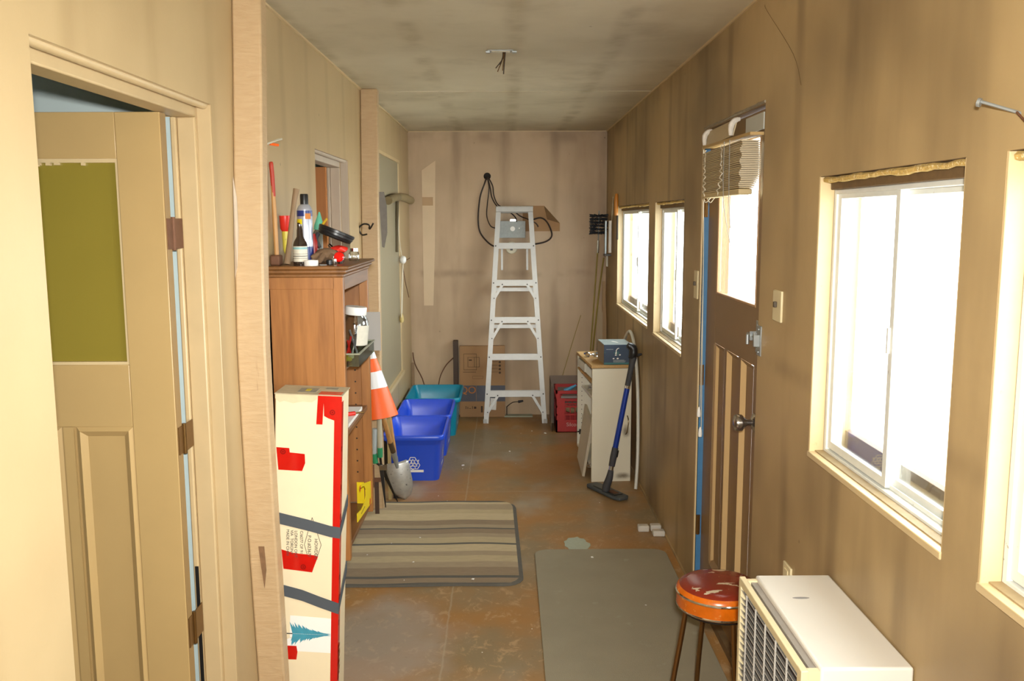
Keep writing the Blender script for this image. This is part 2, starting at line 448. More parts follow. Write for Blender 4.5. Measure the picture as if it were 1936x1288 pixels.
# ------------------------------------------------------------------ room shell
MB().box(-3.3, XRO, Y0, YB+.1, -.08, 0).build('floor', FLOOR)['kind'] = 'structure'
MB().box(XLO, XRO, Y0, YB+.1, HC, HC+.06).build('ceiling', CEIL)['kind'] = 'structure'
MB().box(XLO, XRO, YB, YB+.1, 0, HC).build('wall_back', WB)['kind'] = 'structure'
MB().box(XLO, XRO, Y0-.1, Y0, 0, HC).build('wall_front', WL)['kind'] = 'structure'
def wall(x0, x1, ya, yb, openings, mat, name):
    b = MB(0); y = ya
    for (o0, o1, z0, z1) in sorted(openings):
        if o0 > y: b.box(x0, x1, y, o0, 0, HC)
        if z0 > 0: b.box(x0, x1, o0, o1, 0, z0)
        b.box(x0, x1, o0, o1, z1, HC)
        y = o1
    b.box(x0, x1, y, yb, 0, HC)
    o = b.build(name, mat); o['kind'] = 'structure'; return o
D1 = (1.588, 2.54, 0, 1.990)
D2 = (3.889, 4.70, 0, 1.975)
wall(XLO, XL, Y0, YB+.1, [D1, D2], WL, 'wall_left')
WINS = [(5.335, 6.83, 1.03, 1.768), (4.28, 5.12, 1.022, 1.766), (1.665, 2.44, 1.025, 1.784), (.35, 1.53, 1.022, 1.785), (-1.4, -.3, 1.022, 1.785)]  # last opening is unseen behind the camera, added for the light it lets in
D3 = (2.975, 3.87, 0, 2.045)
wall(XR, XRO, Y0, YB+.1, WINS+[D3], WR, 'wall_right')
MB().box(XRO, 9, -12, 14, -.5, -.35).build('ground', GROUND)['kind'] = 'structure'
# wooden posts of the left wall
def post(name, w, th, prof):
    bb = MB(); vs = []; fs = []
    for k, (z, yn) in enumerate(prof):
        vs += [(XL+.0005, yn, z), (XL+w, yn, z), (XL+w, yn+th, z), (XL+.0005, yn+th, z)]
        if k: a = 4*k-4; fs += [(a+q, a+(q+1) % 4, a+4+(q+1) % 4, a+4+q) for q in range(4)]
    fs += [(3, 2, 1, 0), tuple(len(vs)-4+q for q in range(4))]
    bb._add(vs, fs); o = bb.build(name, POSTM, bevel=.006); o['kind'] = 'structure'; return o
post('trim_1', .087, .065, [(0, 2.75), (.2, 2.74), (.5, 2.715), (.75, 2.695), (1.0, 2.68), (1.3, 2.67), (1.6, 2.69), (1.85, 2.72), (2.1, 2.75), (2.4, 2.78)])
post('trim_2', .095, .07, [(0, 5.03), (.8, 5.035), (1.6, 5.07), (2.4, 5.15)])
p1_ = bpy.data.objects['trim_1']
MB().prism([(-.778, .80), (-.772, .74), (-.762, .66), (-.760, .58), (-.768, .52), (-.776, .60), (-.784, .70)], lambda u, v, w: (u, 2.700-.002+w+(.8-v)*.03, v), .003).build('knot_scar', M('dark_knot', '7a5a3c', .8, var=.4, vs=60, bump=.5), p1_, smooth=False)
MB().prism([(-.8105, 1.80), (-.800, 1.74), (-.796, 1.64), (-.801, 1.54), (-.8105, 1.50)], lambda u, v, w: (u, 2.679+w+abs(v-1.55)*.11, v), .004).build('bark_scar', M('pale_bare_wood', 'c6b7a4', .7, var=.15, vs=40, st=(1, 1, .2)), p1_, smooth=False)
# thin cracks / cove beads at the ceiling
MB().box(XL, XL+.008, Y0, YB, HC-.008, HC).build('trim_3', TRIM)['kind'] = 'structure'
MB().box(XR-.008, XR, Y0, YB, HC-.008, HC).build('trim_4', TRIM)['kind'] = 'structure'
MB().box(XL, XR, YB-.006, YB, HC-.006, HC).build('trim_5', TRIM)['kind'] = 'structure'
MB().box(XL, XR, 5.268, 5.277, HC-.0025, HC).build('trim_6', CEIL)['kind'] = 'structure'
MB().box(XR-.006, XR, 4.0, YB, 0, .012).build('trim_7', WR)['kind'] = 'structure'

# ------------------------------------------------------------------ side room seen through the left doorways
MB().box(-3.3, -3.2, Y0, 6.5, 0, HC).build('wall_side_room', ROOMBLUE)['kind'] = 'structure'
MB().box(-3.2, XLO-.001, 2.90, 2.98, 0, HC).build('wall_side_room_far', ROOMBLUE)['kind'] = 'structure'
MB().box(-3.2, XLO-.001, Y0-.1, Y0, 0, HC).build('wall_side_room_near', ROOMBLUE)['kind'] = 'structure'
MB().box(-3.3, XLO-.001, 6.4, 6.5, 0, HC).build('wall_side_room_end', ROOMBLUE)['kind'] = 'structure'
MB().box(-3.3, XLO-.001, Y0-.1, 6.5, HC, HC+.06).build('ceiling_side_room', ROOMBLUE)['kind'] = 'structure'

# ------------------------------------------------------------------ left doorway with its open leaf
def left_door(n, d, leafmat, jw, has_pane):
    y0, y1, _, zt = d
    fr = struct('door_%d' % n, (XL, y1, 0))
    # jambs: outer step then inner frame with stop
    b = MB().box(-.855, XL-.0005, y1-.0008, y1+.02, 0, zt)                      # return of the wall, far side
    b.box(-.905, -.855, y1-.012, y1+.02, 0, zt-.034).box(-.921, -.905, y1-.022, y1+.02, 0, zt-.034)
    b.box(-.921, -.855, y0, y1, zt-.034, zt+.02)                                # head
    b.box(-.921, -.855, y0-.02, y0+.012, 0, zt-.034)
    b.box(-.855, XL-.0005, y0, y1, zt-.0008, zt+.02)
    b.build('frame', jw, fr, bevel=.004)
    MB().cyl((-.833, y0, zt-.001), (-.833, y1-.001, zt-.001), .012, seg=12).build('head_bead', jw, fr)
    MB().box(-.945, -.922, y1-.008, y1+.02, 0, zt-.034).build('painted_jamb_edge', PALEBLUE, fr)
    # open leaf, square to the wall
    ly = y1-.14; x1 = -.903; x0 = x1-.76; z1 = zt-.035
    b = MB()
    if has_pane:
        gx1 = x1-.118; gx0 = x0+.118; gz0, gz1 = 1.287, 1.835
        b.box(gx1, x1, ly, ly+.04, .01, z1).box(x0, gx0, ly, ly+.04, .01, z1)
        b.box(gx0, gx1, ly, ly+.04, gz1, z1).box(gx0, gx1, ly, ly+.04, 1.115, gz0)
        b.box(gx0, gx1, ly+.008, ly+.04, .01, 1.115)
        leaf = b.build('leaf', leafmat, fr, bevel=.002)
        # three tall raised panels with bevelled mouldings
        for k in range(3):
            xa = gx1-.155-.195*k; xb = xa+.155
            if k == 0: xb = gx1
            p = MB(); zb, ztp = .12, 1.115; w = .032
            o_ = [(xa, zb), (xb, zb), (xb, ztp), (xa, ztp)]; i_ = [(xa+w, zb+w), (xb-w, zb+w), (xb-w, ztp-w), (xa+w, ztp-w)]
            vs = [(x, ly+.003, z) for x, z in o_]+[(x, ly-.004, z) for x, z in [(xa+w*.35, zb+w*.35), (xb-w*.35, zb+w*.35), (xb-w*.35, ztp-w*.35), (xa+w*.35, ztp-w*.35)]]+[(x, ly+.012, z) for x, z in i_]
            f = []
            for q in (0, 4):
                for i in range(4): f.append((q+i, q+(i+1) % 4, q+4+(i+1) % 4, q+4+i))
            f.append((8, 9, 10, 11)); p._add(vs, f)
            p.build('raised_panel', leafmat, fr, smooth=False)
        for xa, xb in ((gx1-.19, gx1-.163), (gx1-.385, gx1-.358)):
            MB().box(xa, xb, ly, ly+.01, .01, 1.115).build('mullion', leafmat, fr)
        MB().box(gx0, gx1, ly+.016, ly+.022, gz0, gz1).build('pane', OLIVE, fr)
        b = MB().box(gx0, gx1, ly+.003, ly+.016, gz1-.010, gz1).box(gx0, gx1, ly+.003, ly+.016, gz0, gz0+.008).box(gx1-.006, gx1, ly+.003, ly+.016, gz0, gz1)
        for i in range(14):
            x = gx0+random.random()*(gx1-gx0); b.box(x, x+.02*random.random()+.004, ly+.004, ly+.016, gz1-.015-.004*random.random(), gz1-.009)
        b.build('glazing_bead', TRIM, fr)
        for (za, zb) in ((1.593, 1.683), (1.029, 1.114), (.468, .563)):
            h = MB().cyl((x1+.004, ly+.046, za), (x1+.004, ly+.046, zb), .006, seg=10).box(x1+.0015, x1+.004, ly+.006, ly+.046, za+.004, zb-.004).box(x1+.001, x1+.004, ly+.046, y1-.0225, za+.004, zb-.004)
            h.build('hinge', RUST if za > 1.5 else BRASS, fr)
        MB().box(-.914, -.904, y1-.026, y1-.0225, .2, .67).build('weather_strip', BLACK, fr)
        MB().box(x1-.0005, x1+.0015, ly+.002, ly+.038, .01, z1-.001).build('leaf_edge', M('dark_leaf_edge', '8f7247', .5), fr)
    else:
        ly = y1-.075
        b.box(x0, x1-.012, ly, ly+.035, .01, z1); leaf = b.build('leaf', leafmat, fr, bevel=.002)
        MB().box(-.985, -.970, ly-.006, ly, .01, z1).build('edge_strip', TRIM, fr)
    return fr
left_door(1, D1, TRIMD, JAMB, True)
GREYW = M('grey_white_jamb_wood', 'b9a893', .6, var=.12, vs=30, st=(1, 1, .15))
left_door(2, D2, ORWOOD, GREYW, False)

# ------------------------------------------------------------------ sliding windows in the right wall
def window(n, w):
    y0, y1, z0, z1 = w
    fr = struct('window_%d' % n, (XR, (y0+y1)/2, z0))
    # plaster reveal: far jamb, near jamb, sill, head
    rv = MB().box(XR+.0005, .884, y1-.006, y1+.01, z0, z1).box(XR+.0005, .884, y0-.01, y0+.006, z0, z1).box(XR-.004, .884, y0, y1, z0-.012, z0+.004)
    rv.build('reveal', TRIM, fr, bevel=.002)
    MB().box(.860, .884, y0+.006, y1-.006, z0+.004, z0+.007).build('dirty_sill', M('dirty_sill_paint', '9c8660', .6, var=.25, vs=40), fr)
    MB().box(XR+.001, .884, y0+.006, y1-.006, z1-.001, z1+.012).build('head_reveal', GRIME, fr)
    fb = MB()
    N = 26
    pts = [(XR+.014, y0+.01+(y1-y0-.02)*i/N, z1-.007-.004*random.random()) for i in range(N+1)]
    fb.tube(pts, [.006+.003*random.random() for _ in pts], 6); fb.build('caulk_foam', FOAM, fr)
    MB().box(.872, .90, y0+.006, y1-.006, z1-.035, z1).build('head_rail', GRIME, fr, bevel=.003)
    xf0, xf1 = .884, .93
    zt = z1-.035; fw = .016
    f = MB().box(xf0, xf1, y0+.004, y0+.004+fw, z0, zt).box(xf0, xf1, y1-.004-fw, y1-.004, z0, zt).box(xf0, xf1, y0+.004, y1-.004, z0, z0+.014).box(xf0, xf1, y0+.004, y1-.004, zt-.012, zt)
    f.box(xf0+.018, xf0+.022, y0+.02, y1-.02, z0+.014, z0+.026)
    f.build('window_frame', ALUW, fr, bevel=.0015)
    ym = (y0+y1)/2; s = .022
    for k, (a, c, x) in enumerate(((ym-.012, y1-.02, xf0+.006), (y0+.02, ym+.012, xf0+.028))):
        za, zb = z0+.018, zt-.010
        sh = MB().box(x, x+.012, a, a+s, za, zb).box(x, x+.012, c-s, c, za, zb).box(x, x+.012, a, c, za, za+s).box(x, x+.012, a, c, zb-.014, zb).build('sash', ALUW, fr, bevel=.001)
        MB().box(x+.005, x+.008, a+s-.003, c-s+.003, za+s-.003, zb-.011).build('glass_pane', GLASS, sh)
        if k == 0:
            MB().box(x-.006, x, a+.014, a+.022, (za+zb)/2-.03, (za+zb)/2+.03).build('handle', ALUW, sh)
    # outer storm frame of wood with brown bottom rail
    MB().box(.945, .965, y0-.02, y1+.02, z0-.03, z0+.062).build('storm_rail', STORM, fr)
    return fr
for i, w in enumerate(WINS): window(i+1, w)

# ------------------------------------------------------------------ exterior door
def ext_door():
    y0, y1, _, zt = D3; fr = struct('door_3', (XR, y1, 0)); X = .868
    # jambs
    MB().box(XR+.0005, .869, y1-.004, y1+.012, 0, zt).build('far_jamb', BLUE, fr)
    MB().box(.869, XRO, y1-.003, y1+.012, 0, zt).build('outer_jamb', DOORB, fr)
    MB().box(XR+.0005, XRO, y0-.012, y0+.004, 0, zt).box(XR+.0005, XRO, y0, y1, zt-.004, zt+.012).build('door_frame', DOORB, fr)
    MB().box(XR-.006, XR+.003, y1-.004, y1+.012, 0, zt-.06).box(XR-.003, XR+.002, y1+.022, y1+.026, 0, zt-.06).build('edge_bead', TRIM, fr)
    a, c = y0+.006, y1-.008
    pz1, pz0 = 1.16, .20; gz0, gz1 = 1.365, 1.965; gy0, gy1 = 3.10, 3.69
    b = MB().box(X, X+.026, a, gy0, .01, zt-.008).box(X, X+.026, gy1, c, .01, zt-.008).box(X, X+.026, gy0, gy1, gz1, zt-.008).box(X, X+.026, gy0, gy1, pz1, gz0).box(X, X+.026, gy0, gy1, .01, pz0)
    b.build('leaf', DOORB, fr, bevel=.001)
    # three recessed lower panels separated by flat muntins, with moulded sides
    edges = [(3.10, 3.272), (3.312, 3.485), (3.525, 3.70)]
    ribs = MB()
    for (p0, p1) in ((3.272, 3.312), (3.485, 3.525)): ribs.box(X, X+.04, p0, p1, pz0, pz1)
    ribs.build('muntin', DOORB, fr)
    lm = M('painted_lit_tan', 'c4a474', .4, var=.08, vs=20, st=(1, 1, .2))  # lighter tan: flash light painted onto the far bevel of each panel
    for (p0, p1) in edges:
        p1 = min(p1, 3.70); w = .022; d = .016
        vs = [(X, p0, pz0), (X, p1, pz0), (X, p1, pz1), (X, p0, pz1), (X+d, p0+w, pz0+w), (X+d, p1-w, pz0+w), (X+d, p1-w, pz1-w), (X+d, p0+w, pz1-w)]
        q = MB(); q._add(vs, [(0, 1, 5, 4), (1, 2, 6, 5), (2, 3, 7, 6), (3, 0, 4, 7), (4, 5, 6, 7)])
        for f in q.b.faces:
            pass
        q.build('recessed_panel', DOORB, fr, smooth=False)
        MB().prism([(p1, pz0+.01), (p1, pz1-.004), (p1-w, pz1-w), (p1-w, pz0+w)], lambda u, v, w2, p1=p1, w=w, d=d: (X-.0006+(p1-u)/w*d+w2*.0, u-.0008-w2, v), .0006).build('painted_lit_bevel', lm, fr, smooth=False)
    sh = MB().box(X+.012, X+.02, gy0, gy1, gz0, gz1).build('glass_pane', GLASS, fr)
    w = .016
    MB().box(X-.003, X+.012, gy1-w, gy1, gz0, gz1).box(X-.003, X+.012, gy0, gy0+w*.5, gz0, gz1).box(X-.003, X+.012, gy0, gy1, gz0, gz0+w*.6).box(X-.003, X+.012, gy0, gy1, gz1-w, gz1).build('glazing_bead', M('brown_bead', 'a4805a', .4), fr, bevel=.003)
    # knob
    k = MB().lathe([(.0, 0), (.034, 0), (.034, .004), (.022, .010), (.012, .014), (.011, .028), (.018, .036), (.029, .046), (.031, .060), (.027, .070), (.012, .076), (0, .076)], (X, 3.065, .965), (-1, 0, 0), 28)
    k.build('door_handle', M('satin_nickel', 'a8a29b', .2, .95), fr)
    # slide bolt plates
    z = 1.27
    h = MB().box(X-.004, X, 3.04, 3.075, z-.055, z+.055).box(XR-.004, XR, 2.93, 2.972, z-.05, z+.05)
    h.cyl((X-.014, 2.95, z), (X-.014, 3.14, z), .006, seg=10).cyl((X-.020, 3.12, z), (X-.020, 3.12, z-.035), .006, seg=10)
    for yy in (3.03, 3.075): h.box(X-.024, X, yy, yy+.009, z-.016, z+.016)
    h.box(XR-.022, XR, 2.945, 2.958, z-.02, z+.02)
    for yy, zz in ((3.05, z+.04), (3.05, z-.04), (2.95, z+.038), (2.95, z-.038)): h.ball((X-.005 if yy > 3 else XR-.005, yy, zz), .005, 1)
    h.build('slide_bolt', STEEL, fr, bevel=.001)
    for za, zb in ((.27, .36), (.95, 1.04), (1.68, 1.77)):
        MB().cyl((XR+.010, y1-.008, za), (XR+.010, y1-.008, zb), .006, seg=10).box(XR+.002, XR+.02, y1-.006, y1-.003, za, zb).build('hinge', BRASS, fr)
    MB().box(XR-.001, XRO, y0+.004, y1-.004, 0, .03).build('threshold', GRIME, fr)
    g = MB(); n = 24
    g.tube([(XR-.001, y0+(y1-y0)*i/n, zt+.004+.004*random.random()) for i in range(n+1)], [.004+.003*random.random() for _ in range(n+1)], 5)
    g.build('caulk_line', M('dirty_caulk', '8b7f6a', .8, var=.4, vs=60), fr)
ext_door()

# ------------------------------------------------------------------ far left wall: grey board set in a thin frame
def board():
    r = struct('trim_8', (XL, 6.3, .5))
    MB().box(XL+.0005, XL+.006, 5.6, 6.78, .53, 2.09).build('panel', BOARDG, r)
    MB().box(XL+.0005, XL+.014, 6.78, 6.80, .51, 2.11).box(XL+.0005, XL+.03, 5.6, 6.80, .505, .53).box(XL+.0005, XL+.02, 5.6, 6.80, 2.09, 2.11).build('border', TRIM, r)
board()
# ------------------------------------------------------------------ ceiling box with loose wires
t = thing('ceiling_junction_box', (-.02, 4.03, HC), 'open metal junction box with loose wires in the ceiling', 'junction box')
MB().box(-.076, .034, 4.0, 4.055, HC-.004, HC-.0005).box(-.085, -.066, 4.01, 4.03, HC-.012, HC-.003).box(.03, .05, 4.01, 4.04, HC-.01, HC-.003).build('box_rim', STEEL, t, bevel=.001)
MB().box(-.06, .02, 4.008, 4.048, HC-.006, HC-.004).build('box_hollow', M('pale_plaster', 'cfc9b8', .9, var=.4, vs=60), t)
for dx, ex, L, mt in ((0, -.012, .06, CABLE), (.004, -.03, .075, CABLE), (.006, .0, .085, BRASS), (.002, -.022, .09, BRASS), (.01, .004, .10, CABLE)):
    MB().tube([(-.01+dx, 4.03, HC-.004), (-.012+dx, 4.025, HC-.03), (-.012+ex, 4.02, HC-L)], .0022, 6, smooth=3).build('wire', mt, t)

# ------------------------------------------------------------------ bookcase fixed on the left wall
def bookcase():
    x0, x1, ya, yb, z0, z1 = XL+.002, -.556, 3.05, 3.615, .475, 1.485
    t = thing('bookcase', (x0, ya, z0), 'brown wooden bookcase with open shelves behind the tall cream carton', 'bookcase')
    for i, (a, b) in enumerate(((ya, ya+.018), (yb-.018, yb))):
        p = MB().box(x0, x1-.012, a, b, z0+.04, z1)
        for k in range(15):
            z = z0+.12+k*(z1-z0-.3)/15; yy = b if i == 0 else a-.0006
            p.cyl((x1-.06, yy, z), (x1-.06, yy+.0006, z), .0035, seg=8, mi=1)
        p.build('side_panel', [BCW, DKMET], t)
        q = MB().box(x1-.034, x1, a-.003 if i == 0 else a-.012, b+.012 if i == 0 else b+.003, z0, z1)
        q.build('stile', BCW, t, bevel=.002)
        if i == 0: MB().box(x0, x1-.03, a-.003, a, z1-.045, z1).build('top_rail', BCW, t, bevel=.001)
    MB().box(x0, x0+.006, ya, yb, z0+.04, z1).build('back_panel', BCW, t)
    for z, nm in ((1.165, 'shelf'), (.925, 'shelf'), (z0+.035, 'shelf')):
        MB().box(x0+.006, x1-.012, ya+.018, yb-.018, z-.018, z).build(nm, BCWY, t, bevel=.001)
    # moulded top
    prof = [(0, 0), (.010, 0), (.012, .012), (.024, .02), (.03, .034), (.03, .044), (0, .044)]
    m_ = MB(); m_.box(x0, x1+.024, ya-.026, yb+.026, z1+.022, z1+.034).box(x0, x1+.014, ya-.016, yb+.016, z1+.008, z1+.022).box(x0, x1+.005, ya-.008, yb+.008, z1-.006, z1+.008)
    m_.build('top_board', BCWY, t, bevel=.005, seg=3)
    MB().box(x1-.008, x1+.001, ya+.03, yb-.03, z1-.05, z1-.004).build('front_rail', BCWY, t, bevel=.001)
    return z1+.034
ZT = bookcase()

# things on the bookcase top
def on_top():
    z = ZT
    t = thing('hammer', (-.795, 3.10, z), 'small hammer with red-tipped wooden handle standing on its head on the bookcase', 'hammer')
    MB().box(-.809, -.775, 3.08, 3.13, z, z+.036).build('head', RUST, t, bevel=.006)
    MB().tube([(-.790, 3.105, z+.03), (-.793, 3.107, z+.16), (-.797, 3.11, z+.30)], [.008, .0085, .0065], 12, smooth=4).build('handle', HWOOD, t)
    MB().tube([(-.7945, 3.1085, z+.235), (-.7965, 3.11, z+.30), (-.799, 3.11, z+.345), (-.7995, 3.11, z+.352)], [.0073, .0075, .0075, .003], 12, smooth=3).build('handle_tip', M('worn_red_paint', 'a83420', .5, wear='b0653a'), t)
    t = thing('caulk_tube', (-.777, 3.20, z), 'yellow tube with red cap standing nozzle down beside the hammer', 'tube')
    MB().lathe([(.003, 0), (.006, .03), (.013, .05), (.014, .115)], (-.777, 3.2, z), (-.02, 0, 1), 20).build('body', YTUBE, t)
    MB().lathe([(.012, .112), (.019, .125), (.020, .165), (.0205, .17), (0, .17)], (-.777, 3.2, z), (-.02, 0, 1), 20).build('cap', CAPRED, t)
    o = MB().tube([(-.765, 3.14, z+.002), (-.758, 3.15, z+.06), (-.742, 3.17, z+.2), (-.732, 3.18, z+.262)], [.012, .010, .0085, .011], 12, smooth=4).build('wooden_stick', GWOOD)
    tag(o, 'bare wooden stick leaning behind the spray can', 'stick')
    t = thing('spray_can', (-.722, 3.25, z), 'tall blue and silver spray can with black cap', 'spray can')
    c = (-.722, 3.25, z)
    MB().lathe([(.026, 0), (.027, .004), (.027, .19), (.0255, .196), (.020, .206), (.013, .211)], c, seg=28, mis=[0, 0, 0, 0, 0]).build('can_body', CANW, t)
    MB().lathe([(.0275, .004), (.0275, .06)], c, seg=28).build('dark_print', CANB, t)
    MB().lathe([(.0275, .168), (.0275, .188)], c, seg=28).build('blue_band', CANB, t)
    b = MB()
    def curved(b, a0, a1, z0, z1, r=.0278):
        n = 8; vs = []
        for k in range(n+1):
            a = math.radians(a0+(a1-a0)*k/n)
            for zz in (z0, z1): vs.append((c[0]+r*math.sin(a), c[1]-r*math.cos(a), c[2]+zz))
        b._add(vs, [(2*k, 2*k+2, 2*k+3, 2*k+1) for k in range(n)])
    curved(b, -85, -8, .098, .158); b.build('yellow_shield', CANY, t, smooth=False)
    b = MB(); curved(b, 15, 60, .158, .178, .0282); b.build('orange_print', ORI, t, smooth=False)
    b = MB(); curved(b, -60, -25, .125, .145, .0284); b.build('dark_print_patch', BLACK, t, smooth=False)
    for za in (.075, .088): b = MB(); curved(b, -70, 0, za, za+.007, .0284); b.build('print_line', BLACK, t, smooth=False)
    MB().lathe([(.0145, .208), (.0145, .243), (.013, .247), (0, .247)], c, seg=24).build('cap', BLACK, t)
    t = thing('oil_bottle', (-.703, 3.08, z), 'small dark brown bottle with tapering spout and pale label', 'bottle')
    c = (-.703, 3.08, z)
    MB().lathe([(.0235, 0), (.024, .003), (.024, .07), (.021, .08), (.011, .098), (.010, .12), (.0085, .128), (.0085, .140), (0, .142)], c, seg=28).build('bottle_body', BROWNGL, t)
    MB().lathe([(.0243, .014), (.0243, .066)], c, seg=28).build('bottle_label', LABEL, t)
    MB().lathe([(.0245, .056), (.0245, .063)], c, seg=28).build('label_stripe', M('pale_teal_ink', '7fb0b4', .5), t)
    MB().lathe([(.0246, .032), (.0246, .034)], c, seg=28).lathe([(.0246, .04), (.0246, .041)], c, seg=28).lathe([(.0246, .025), (.0246, .026)], c, seg=28).build('label_lines', INK, t)
    o = MB().lathe([(.012, 0), (.0235, 0), (.024, .002), (.024, .017), (.0235, .019), (.012, .019), (.012, 0)], (-.665, 3.068, z), seg=32).build('tape_roll', WHITE)
    tag(o, 'round white cap lying flat at the front edge of the bookcase top', 'tape roll')
    o['label'] = 'small roll of white tape lying at the front edge of the bookcase top'
    # mint coloured nozzle and red bottle behind
    t = thing('squeeze_bottle', (-.706, 3.38, z), 'dull squeeze bottle with mint green nozzle behind the spray can', 'bottle')
    MB().lathe([(.018, 0), (.02, .004), (.02, .10), (.008, .12)], (-.72, 3.45, z), seg=20).build('bottle_body', M('murky_plastic', '5d5a4a', .4), t)
    MB().lathe([(.02, .118), (.018, .135), (.007, .17), (.003, .185), (0, .185)], (-.72, 3.45, z), (.05, 0, 1), 20).build('nozzle', TEALN, t)
    MB().cyl((-.705, 3.445, z+.13), (-.68, 3.44, z+.16), .005, .004, 10).build('yellow_tip', M('amber_plastic', 'c9a11c', .4), t)
    o = MB().lathe([(.012, 0), (.014, .004), (.014, .075), (.008, .09), (.005, .105), (0, .105)], (-.706, 3.32, z), seg=20).build('red_bottle', M('dark_red_plastic', '9c1f17', .4))
    tag(o, 'small dark red bottle beside the spray can', 'bottle')
    # crumpled leather glove
    t = thing('work_glove', (-.655, 3.28, z), 'crumpled brown leather glove lying on the bookcase top', 'glove')
    g = MB()
    g.ball((-.655, 3.28, z+.028), .035, 3, sx=1.15, sy=1.3, sz=.75, noise=.10)
    g.build('palm', CLOTH, t)
    for k, (dx, dy, l) in enumerate(((.03, .0, .05), (.02, -.03, .055), (-.005, -.045, .05), (-.03, -.04, .04), (-.03, .03, .05))):
        a = Vector((-.655+dx*.5, 3.28+dy*.6, z+.03)); d = Vector((dx, dy*.6, -.012)).normalized()
        MB().tube([a, a+d*l*.6, a+d*l], [.014, .013, .009], 10, smooth=3).build('finger', CLOTH, t)
    # tilted black round tray on top of the clutter
    t = thing('round_black_tray', (-.64, 3.38, z), 'black round tray with ridged rim resting tilted on the clutter', 'tray')
    ax = Vector((.40, .10, 1)).normalized(); cc = Vector((-.640, 3.36, z+.085))
    MB().lathe([(0, 0), (.05, 0), (.062, .004), (.064, .012), (.0665, .014), (.0665, .022), (.069, .024), (.069, .032), (.065, .034), (.06, .030), (.055, .012), (0, .010)], cc, ax, 36).build('tray_body', BLACK, t)
    hb = MB(); hb.tube([cc+Vector((-.055, -.02, .02)), cc+Vector((-.06, -.035, .0)), cc+Vector((-.045, -.04, -.03))], [.008, .008, .006], 8, smooth=4); hb.build('hook_arm', DKGREY, t)
    o = MB().ball((-.618, 3.33, z+.047), .026, 2, sx=1.3, sy=.9, sz=.6, noise=.2).build('red_clip', CAPRED); tag(o, 'red plastic lump under the black tray', 'clip')
    t = thing('red_lamp', (-.59, 3.19, z), 'small red lens lamp with clear rim lying on the bookcase edge', 'lamp')
    MB().lathe([(0, 0), (.016, .001), (.019, .008), (.016, .014), (0, .018)], (-.592, 3.2, z+.022), (-.15, -1, .35), 24).build('lens', M('bright_red_lens', 'e0120c', .15, spec=.8), t)
    MB().lathe([(.018, -.014), (.021, -.002), (.021, .006), (.0185, .008)], (-.592, 3.2, z+.022), (-.15, -1, .35), 24).build('clear_rim', JARG, t)
    MB().cyl((-.592, 3.215, z), (-.592, 3.215, z+.022), .008, seg=12).build('foot', BLACK, t)
    o = MB().lathe([(.010, 0), (.0115, .002), (.0115, .016), (.010, .018), (0, .018)], (-.612, 3.12, z), seg=20).build('bottle_cap', BLACK); tag(o, 'small black screw cap near the red lens', 'cap')
    o = MB().lathe([(.007, 0), (.008, .002), (.008, .02), (.006, .022), (0, .022)], (-.596, 3.118, z), seg=16).build('battery_cell', CHROME); tag(o, 'tiny shiny metal cell beside the black screw cap', 'battery')
    t = thing('small_glass_jar', (-.578, 3.42, z), 'small clear jar with silver lid at the far right of the bookcase top', 'jar')
    MB().lathe([(.018, 0), (.02, .003), (.02, .03), (.015, .038)], (-.578, 3.42, z), seg=20).build('jar_body', JARG, t)
    MB().lathe([(.016, .036), (.016, .048), (0, .048)], (-.578, 3.42, z), seg=20).build('lid', CHROME, t)
    o = MB().cyl((-.655, 3.34, z+.062), (-.612, 3.30, z+.03), .007, seg=12).build('metal_rod', CHROME); tag(o, 'short shiny metal rod sticking out under the tray', 'rod')
    # screws scattered
    for k, (x, y) in enumerate(((-.636, 3.08), (-.628, 3.085), (-.64, 3.09))):
        o = MB().cyl((x, y, z+.002), (x+.012, y+.003, z+.002), .0016, seg=8).cyl((x-.001, y, z+.002), (x, y, z+.002), .003, seg=8).build('screw', STEEL)
        tag(o, 'tiny loose screw on the bookcase top beside the tape roll', 'screw', 'loose screws on the bookcase top')
on_top()

